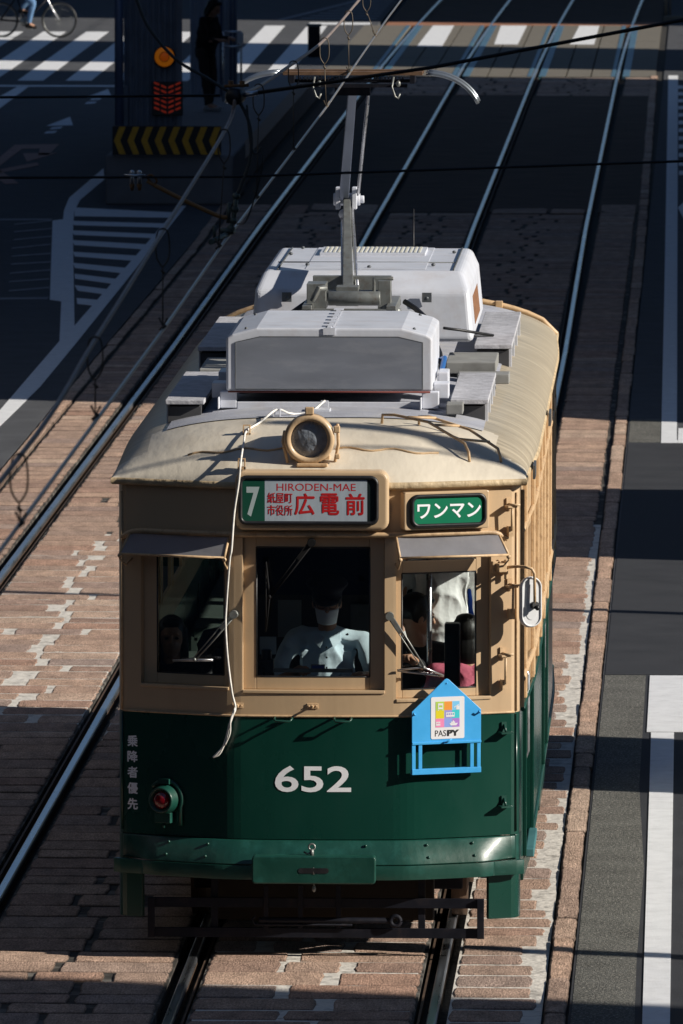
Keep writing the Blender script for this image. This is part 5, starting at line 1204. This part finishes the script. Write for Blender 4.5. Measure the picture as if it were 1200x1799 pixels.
for x, y, lab in DR:
    top = mz(y); k = MB(); r = .026
    loop = [(x-.0, y, top.z+.012), (x+.018, y, top.z+.002), (x+.026, y, top.z-.04), (x+.024, y, top.z-.1), (x+.004, y, top.z-.135), (x-.004, y, top.z-.135), (x-.024, y, top.z-.1), (x-.026, y, top.z-.04), (x-.018, y, top.z+.002), (x, y, top.z+.012)]
    loop = [(p[0]+top.x-x, p[1], p[2]) for p in loop]
    k.tube(cr(loop, 3), .0035, 6, caps=False); k.tube([(top.x, y, top.z-.135), (x, y, 4.945)], .003, 6); k.tube([(top.x-.006, y, top.z-.15), (top.x+.008, y, top.z-.165)], .006, 6)
    k.tube([(x-.015, y, 4.975), (x, y, 4.94), (x+.018, y, 4.972)], .0045, 6); k.tube([(x-.012, y, 4.925), (x+.012, y, 4.945)], .007, 6)
    tag(k.build('dropper', mat('dropper_wire', (.1,.08,.06), .6, .4) if 'dropper_wire' not in MATS else MATS['dropper_wire']), 'thin looped wire '+lab, 'dropper', 'droppers between messenger and trolley wire')
k = MB(); k.tube([(-9.5,-11.3,5.60),(-4,-11.3,5.54),(-.94,-11.3,5.552),(.05,-11.3,5.562)], .006, 8); k.tube([(.2,-11.3,5.572),(1,-11.3,5.69),(2.12,-11.3,5.904),(5,-11.3,6.5),(9.5,-11.3,7.2)], .0085, 8)
tag(k.build('span_wire', WIRE), 'upper dark cross wire running through the black insulator', 'span wire')
k = MB(); k.tube([(-9.5,-11.3,5.5),(-4,-11.3,5.24),(-.94,-11.3,5.191),(.1,-11.3,5.197),(2.12,-11.3,5.272),(5,-11.3,5.42),(9.5,-11.3,5.8)], .006, 8)
tag(k.build('span_wire', WIRE), 'lower dark cross wire in front of the pantograph arm', 'span wire')
ins = thing('insulator', (.12,-11.3,5.55), 'round black insulator with rusty clamps where the cross wire meets the sloping cable', 'insulator')
k = MB(); k.lathe([(-.045,.001),(-.045,.03),(-.03,.04),(.03,.04),(.045,.03),(.045,.001)], (.12,-11.3,5.56), (.3,1,.1), 20); k.build('insulator_body', BLACK, ins)
k = MB(); k.tube([(.10,-11.32,5.60),(.10,-11.32,5.63)], .012, 8); k.tube([(.15,-11.32,5.60),(.15,-11.32,5.63)], .012, 8); k.tube([(.07,-11.33,5.605),(.18,-11.33,5.61)], .008, 6); k.build('clamp_bolts', RUSTW, ins)
k = MB(); k.tube([(.155,-11.3,5.565),(.22,-11.3,5.575)], .012, 8); k.build('wire_end', STEEL, ins)
k = MB(); k.tube(cr([(-.45,-11.3,6.3),(-.36,-11.3,6.08),(-.324,-11.3,5.989),(-.268,-11.3,5.862),(-.146,-11.3,5.722),(-.018,-11.3,5.646),(.084,-11.3,5.582)]), .0075, 8)
tag(k.build('feeder_cable', mat('grey_cable', (.045,.05,.05), .6)), 'thick grey cable curving down in front of the corrugated shelter', 'cable')
k = MB(); k.tube(cr([(.14,-11.3,5.53),(.17,-11.3,5.47),(.188,-11.3,5.403),(.19,-11.3,5.32),(.175,-11.3,5.24),(.125,-11.3,5.11)]), .008, 8); k.tube(cr([(.17,-11.3,5.52),(.178,-11.3,5.42),(.19,-11.3,5.33),(.212,-11.3,5.301),(.235,-11.3,5.33)]), .005, 8); k.tube(cr([(.235,-11.3,5.33),(.24,-11.3,5.25),(.2,-11.2,5.1),(.15,-11,4.98),(.09,-10.6,4.94)]), .004, 6)
tag(k.build('jumper_cable', MATS['grey_cable']), 'dark jumper cable looping down from the insulator to the trolley wire', 'cable')
po = thing('pull_off', (.08,-11.3,5.0), 'brown steady rod and clamp chain pulling the trolley wire to the left', 'wire fitting')
k = MB(); k.tube([(-.28,-11.3,5.177),(-.25,-11.3,5.16),(-.24,-11.3,5.155)], .008, 8); k.tube(cr([(-.245,-11.3,5.158),(-.096,-11.3,5.083),(.04,-11.3,5.022),(.083,-11.3,5.014)]), .010, 8); k.build('steady_rod', mat('orange_brown_rod', (.3,.14,.04), .6), po)
k = MB(); 
for x in (-.345, -.312): k.tube([(x,-11.32,5.165),(x,-11.32,5.215)], .009, 8); k.ell((x,-11.32,5.217), (.011,.011,.011), 8, 6)
k.tube([(-.38,-11.33,5.205),(-.285,-11.33,5.203)], .006, 6); k.build('wire_clamp', STEEL, po)
k = MB()
for x in (-.345, -.312): k.tube([(x,-11.32,5.135),(x,-11.32,5.165)], [.006, .013], 8)
k.tube(cr([(-.28,-11.3,5.195),(-.26,-11.3,5.205),(-.235,-11.3,5.18),(-.25,-11.3,5.165),(-.28,-11.3,5.195)]), .005, 6); k.build('rusty_nuts', RUSTW, po)
k = MB(); pts = [(.122,-11.3,5.11),(.116,-11.3,5.05),(.108,-11.3,5.0),(.098,-11.3,4.965),(.075,-11.3,4.94)]
k.tube(pts, .011, 8); 
for p in pts: k.ell(p, (.019,.016,.017), 10, 8)
k.tube([(.09,-11.3,5.08),(.085,-11.3,4.99)], .009, 8); k.tube([(.05,-11.3,4.95),(.11,-11.3,4.955)], .016, 8); k.tube([(.035,-11.5,4.93),(.035,-11.5,4.99)], .008, 6); k.tube([(.03,-11.7,4.93),(.1,-11.1,4.94)], .013, 8); k.build('clamp_chain', mat('grey_green_fitting', (.1,.12,.1), .55, .4, var=.3, vscale=40), po)
# the other spans (above the picture; their shadows cross the road) and the poles that carry them all
for y, z, n_ in ((16.3, 7.0, 'first'), (17.0, 7.3, 'second'), (-2.2, 7.0, 'third')):
    k = MB(); k.tube([(-9.5, y+.4, z), (0, y, z-.2), (9.5, y+.4, z)], .02, 8); tag(k.build('span_wire', WIRE), 'thick cross cable high over the tram roof, '+n_+' of three', 'span wire')
pole0 = None
for i, (x, y) in enumerate(((-9.5,-11.3), (9.5,-11.3), (-9.5,16.8), (9.5,16.8), (9.5,-1.8), (-9.5,-1.8))):
    if pole0 is None:
        pole0 = thing('wire_pole', (x, y, 0), '', 'pole', 'poles carrying the cross wires'); k = MB(); k.tube([(x, y, 0), (x, y, 8)], [.12, .08], 14); k.build('shaft', MGREY, pole0); k = MB(); k.box(x-.22, x+.22, y-.22, y+.22, 0, .06); k.tube([(x-.1, y, 7.3), (x+.1, y, 7.3)], .14, 12); k.build('base_plate', MGREY, pole0); o = pole0
    else: o = copy_tree(pole0, None, (x, y, 0))
    o['label'] = 'grey steel wire pole on the %s pavement, %s' % ('left' if x < 0 else 'right', {-11.3: 'nearest the camera', 16.8: 'behind the tram', -1.8: 'level with the tram front'}[y])

# ---------------------------------------------------------------- tram stop island at top left
pf = thing('stop_platform', (-5, 70, 0), 'grey concrete end of the tram stop island at upper left', 'platform')
k = MB(); k.box(-5.84, -4.12, 69.95, 73.2, 0, .67); k.build('end_block', CONCG, pf, .03)
k = MB(); k.box(-6.0, -4.2, 73.2, 100, 0, .35); k.build('platform_slab', CONCG, pf, .02)
k = MB(); k.box(-4.42, -4.19, 73.3, 100, .351, .36); k.build('edge_strip', mat('brown_edge_paving', (.2,.14,.1), .85, var=.2), pf)
ch = thing('chevron_board', (-5, 69.9, .67), 'long board of yellow chevrons on black at the island end', 'warning board')
k = MB(); k.box(-5.74, -4.28, 69.86, 69.93, .675, 1.065); k.build('board', mat('chevron_black', (.008,.008,.01), .6), ch, .004)
for i in range(8):
    x = -5.72+i*.183; k = MB()
    tipx = x; wd = .085; zm, z0_, z1_ = .87, .685, 1.055
    k.slab([(tipx, 69.857, zm), (tipx+.075, 69.857, z0_), (tipx+.075+wd, 69.857, z0_), (tipx+wd, 69.857, zm), (tipx+.075+wd, 69.857, z1_), (tipx+.075, 69.857, z1_)], (0, -1, 0), .003); k.build('chevron', YEL, ch)
sh_ = thing('platform_shelter', (-5.3, 72, .67), 'dark corrugated steel screen behind the chevron board', 'shelter')
def corrug(x0, x1, y, z0, z1, amp=.02, pitch=.075):
    n = int((x1-x0)/pitch)*4; P = []; 
    for i in range(n+1):
        x = x0+(x1-x0)*i/n; ph = i % 4; yy_ = y+(0 if ph in (0, 1) else amp); P += [(x, yy_, z0), (x, yy_, z1)]
    m_ = MB(); m_.add(P, [(2*i, 2*i+2, 2*i+3, 2*i+1) for i in range(n)]); return m_
o = corrug(-5.72, -4.93, 72, .67, 3.8).build('corrugated_panel', CORR, sh_); sm_ = o.modifiers.new('s', 'SOLIDIFY'); sm_.thickness = .01
k = MB(); k.tube([(-5.78, 71.9, .67), (-5.78, 71.9, 4)], .06, 12); k.build('blue_post', PIPE, sh_)
k = MB(); k.box(-5.72, -5.66, 71.93, 71.98, .7, 1.5); k.box(-4.98, -4.92, 71.93, 71.98, .67, 3.8); k.box(-5.72, -4.6, 73.0, 88, 3.3, 3.4); k.build('frame_posts', CORR, sh_)
s2 = thing('rear_screen', (-5.4, 92, .35), 'lighter ribbed metal screen behind the standing person', 'screen')
o = corrug(-5.95, -5.2, 92, .35, 3.6, .03, .1).build('corrugated_panel', mat('pale_ribbed_steel', (.33,.36,.42), .6), s2); sm_ = o.modifiers.new('s', 'SOLIDIFY'); sm_.thickness = .01
k = MB()
for x in (-5.3, -5.24, -5.45): k.tube([(x, 91.9, .35), (x, 91.9, 3.6)], .016, 8)
k.build('tubes', PIPE, s2)
lm = thing('warning_lamp', (-5.15, 71.9, 1.91), 'round amber warning lamp on the corrugated screen', 'warning lamp')
k = MB(); k.lathe([(0,.15),(.05,.15),(.06,.14),(.06,.001)], (-5.16, 71.97, 1.90), (0,-1,0), 28); k.build('lamp_body', BLACK, lm)
k = MB(); k.lathe([(.062,.135),(.085,.12),(.09,.07)], (-5.16, 71.97, 1.90), (0,-1,0), 28); k.build('outer_ring', AMBER, lm)
k = MB(); k.lathe([(.088,.062),(.10,.04),(.105,.001)], (-5.16, 71.97, 1.90), (0,-1,0), 24); k.build('lamp_centre', AMBERD, lm)
lb = thing('arrow_sign', (-5.12, 71.9, 1.1), 'black panel with rows of red downward chevrons under the amber lamp', 'sign')
k = MB(); k.box(-5.33, -4.91, 71.9, 71.97, 1.10, 1.56); k.build('panel', BLACK, lb, .005)
for r_ in range(6):
    for c_ in range(2):
        for s in (-1, 1):
            x0, x1 = s*(.015+c_*.095), s*(.085+c_*.095); z = 1.16+r_*.068; k = MB()
            za, zb = z+abs(x0)*.42, z+abs(x1)*.42
            k.slab([(-5.12+x0, 71.898, za-.04), (-5.12+x1, 71.898, zb-.04), (-5.12+x1, 71.898, zb-.012), (-5.12+x0, 71.898, za-.012)], (0, -1, 0), .003); k.build('led_dash', REDLED, lb)
hr2 = thing('handrail', (-5.1, 91, .35), 'short grey handrail with a white fitting beside the standing person', 'handrail')
k = MB(); 
for z in (1.40, 1.17): k.tube([(-5.36, 90.5, z), (-5.32, 90.4, z+.04), (-5.05, 90.4, z+.04)], .018, 8)
for x in (-5.34, -5.06): k.tube([(x, 90.4, .35), (x, 90.4, 1.44)], .018, 8)
k.build('rails', STEEL, hr2); k = MB(); k.box(-5.12, -5.02, 90.3, 90.36, 1.27, 1.43); k.build('fitting', MIRW, hr2, .005)
person('person in dark jacket and brown trousers standing on the island, head bent forward', (-5.42, 87.4, .35), R(62), J(STAND, head=(0,-.10,1.44), neck=(0,-.04,1.32), chest=(0,.0,1.13), pelvis=(0,.04,.84), shL=(.18,-.02,1.27), shR=(-.18,-.02,1.27), elL=(.24,-.06,1.0), elR=(-.22,-.08,1.0), wrL=(.12,-.28,1.02), wrR=(-.12,-.28,1.0), hipL=(.09,.03,.83), hipR=(-.09,.03,.83), knL=(.1,-.03,.46), knR=(-.1,-.02,.46), anL=(.13,.05,.09), anR=(-.13,-.08,.09)), top=BLKC, legs=BRNC, long_sleeve=True, headrot=(.5, 0, 0), hairlen=.05, shoes=MIRW, voxel=.012, scale=1.1)
bl = thing('bollard_box', (-4.9, 113.2, 0), 'small dark box post on the far crossing behind the pantograph', 'bollard')
k = MB(); k.box(-5.01, -4.79, 113.1, 113.3, 0, .55); k.build('post_body', BLACKP, bl, .02); k = MB(); k.box(-5.03, -4.77, 113.08, 113.32, .551, .6); k.build('post_cap', DGREY, bl, .01)
pp = thing('guard_post', (1.45, 128.6, 0), 'pale slim post beside the far track at the top right edge', 'post')
k = MB(); k.tube([(1.42, 128.6, 0), (1.42, 128.6, .9)], .035, 10); k.tube([(1.5, 128.6, 0), (1.5, 128.6, .9)], .02, 10); k.build('tube', CONC, pp); k = MB(); k.box(1.36, 2.4, 128.5, 128.7, 0, .12); k.build('footing', CONC, pp, .02)

# ---- bicycle and its rider crossing at top left
bk = thing('bicycle', (-10.65, 121, 0), 'black bicycle crossing the road at the top left corner', 'bicycle')
Y = 121.0; FW = (-10.09, Y, .335); RW = (-11.21, Y, .335)
def wheel(c):
    k = MB(); pts = [(c[0]+.325*math.cos(R(a)), c[1], c[2]+.325*math.sin(R(a))) for a in range(0, 361, 12)]; k.tube(pts, .017, 8, caps=False); wo = k.build('wheel', BLACK, bk)
    k = MB(); pts = [(c[0]+.303*math.cos(R(a)), c[1], c[2]+.303*math.sin(R(a))) for a in range(0, 361, 12)]; k.tube(pts, .009, 6, caps=False); k.build('rim', MGREY, wo)
    k = MB()
    for a in range(0, 360, 15): k.tube([(c[0], c[1]+.02*(-1)**(a//15), c[2]), (c[0]+.3*math.cos(R(a)), c[1], c[2]+.3*math.sin(R(a)))], .0015, 4)
    k.tube([(c[0], c[1]-.05, c[2]), (c[0], c[1]+.05, c[2])], .02, 8); k.build('spokes', MGREY, wo)
wheel(FW); wheel(RW)
k = MB(); BB = (-10.75, Y, .30); ST = (-10.9, Y, .78); HT = (-10.33, Y, .86)
for a, b_ in ((BB, ST), (BB, (-10.31, Y, .74)), (ST, HT), (ST, (RW[0], Y+.05, RW[2])), (ST, (RW[0], Y-.05, RW[2])), (BB, (RW[0], Y+.05, RW[2])), (BB, (RW[0], Y-.05, RW[2]))): k.tube([a, b_], .016, 8)
k.build('frame', BLACKP, bk)
k = MB(); k.tube([HT, (-10.30, Y, .70), (-10.22, Y-.05, .55), (FW[0], Y-.055, FW[2])], .014, 8); k.tube([(-10.30, Y, .70), (-10.22, Y+.05, .55), (FW[0], Y+.055, FW[2])], .014, 8); k.build('fork', STEEL, bk)
k = MB(); k.tube([HT, (-10.35, Y, 1.0)], .014, 8); k.tube([(-10.42, Y-.28, 1.02), (-10.33, Y-.1, 1.02), (-10.33, Y+.1, 1.02), (-10.42, Y+.28, 1.02)], .013, 8); k.build('handlebar', STEEL, bk)
k = MB(); k.ell((-10.95, Y, .93), (.13, .07, .035)); k.tube([ST, (-10.93, Y, .92)], .014, 8); k.build('saddle', BLACK, bk)
k = MB(); k.tube([(BB[0], Y-.07, BB[2]), (BB[0], Y+.07, BB[2])], .03, 10); k.lathe([(-.005,.09),(.005,.09),(.005,.001)], (BB[0], Y-.06, BB[2]), (0,-1,0), 20); k.tube([(BB[0], Y-.08, .3), (BB[0]+.1, Y-.09, .17)], .01, 6); k.tube([(BB[0], Y+.08, .3), (BB[0]-.1, Y+.09, .43)], .01, 6); k.box(BB[0]+.05, BB[0]+.15, Y-.18, Y-.09, .155, .18); k.build('crank', MGREY, bk)
person('cyclist in pale jeans riding at the top left corner, upper body out of frame', (-10.88, 121, .0), R(90), J(STAND, pelvis=(0,.0,1.02), chest=(0,-.18,1.36), neck=(0,-.24,1.53), head=(0,-.29,1.69), shL=(.18,-.22,1.48), shR=(-.18,-.22,1.48), elL=(.24,-.38,1.28), elR=(-.24,-.38,1.28), wrL=(.24,-.50,1.08), wrR=(-.24,-.50,1.08), hipL=(.09,0,.98), hipR=(-.09,0,.98), knL=(.12,-.38,.86), knR=(-.12,-.3,.66), anL=(.13,-.06,.54), anR=(-.13,-.22,.27), toeR=(-.13,-.34,.2), toeL=(.13,-.18,.47), curl=1.5), top=NAVYC, legs=JEANC, long_sleeve=True, voxel=.012)

# ---------------------------------------------------------------- the street's buildings and added shadow blocks (off the frame: they shade and are mirrored)
def building(x0, x1, y0, y1, h, lab, face, shadow_profile=None):
    t = thing('office_building', ((x0+x1)/2, (y0+y1)/2, 0), lab, 'building', 'office blocks along the street')
    k = MB()
    if shadow_profile: pr = shadow_profile+[(y1, h), (y1, 0)]; k.slab([(x0, a, b_) for a, b_ in pr], (1, 0, 0), x1-x0)
    else: k.box(x0, x1, y0, y1, -.1, h)
    k.box(x0+.5, x1-.5, y0+4.5, y1-.5, h, h+.9); k.build('wall', WALLM, t)
    if face in 'LR':
        n = min(10, max(2, int((y1-y0)/6))); st = (y1-y0)/n; xf = x0 if face == 'L' else x1
        for f_ in range(int(min(h-3, 20)//5)):
            for i in range(n):
                k = MB(); s = -1 if face == 'L' else 1
                k.box(min(xf, xf+s*.08), max(xf, xf+s*.08), y0+i*st+.8, y0+(i+1)*st-.8, 2+f_*5, 4.8+f_*5); k.build('window', GLASSB, t)
building(12, 24, 33.3, 99.0, 34, 'long grey office block on the right beyond the tram', 'L', [(33.4,0),(33.5,5.4),(34.4,6.3),(35.9,7.8),(36.2,8.6),(36.4,34)])  # unseen end wall slopes back to shape the shadow edge on the road
building(12, 18, 105.4, 112.2, 30, 'narrow office block at the far crossing', 'L')
building(12, 24, 124.0, 230, 34, 'office block beyond the far crossing on the right', 'L')
building(12, 24, -62, -7.6, 28, 'office block on the right below the footbridge', 'L')
building(-34, -17, -60, 95, 24, 'long office block on the left side of the street', 'R')
building(-40, -17, 140, 260, 26, 'office block far away on the left side', 'R')
building(-40, 10, -150, -110, 30, 'wide office block behind the camera', 'L')
def kiosk(x0, x1, y0, y1, h, lab):  # unseen blocks added to cast the shadow bands beside and behind the tram
    t = thing('unseen_shadow_block', ((x0+x1)/2, (y0+y1)/2, 0), lab, 'kiosk', 'kiosks on the right pavement')
    k = MB(); k.box(x0, x1, y0, y1, 0, h); k.build('wall', WALLM, t, .02); k = MB(); k.box(x0-.15, x1+.15, y0-.06, y1+.06, h, h+.12); k.build('roof', DGREY, t, .02)
    k = MB(); k.box(x0-.03, x0, y0+.3, y1-.3, 1.0, 2.1); k.build('block_pane', GLASSB, t)
kiosk(8, 10, 6.05, 8.5, 5.9, 'small kiosk on the right pavement beside the tram'); kiosk(8, 10, 21.3, 27.0, 3.9, 'longer kiosk on the right pavement behind the tram')
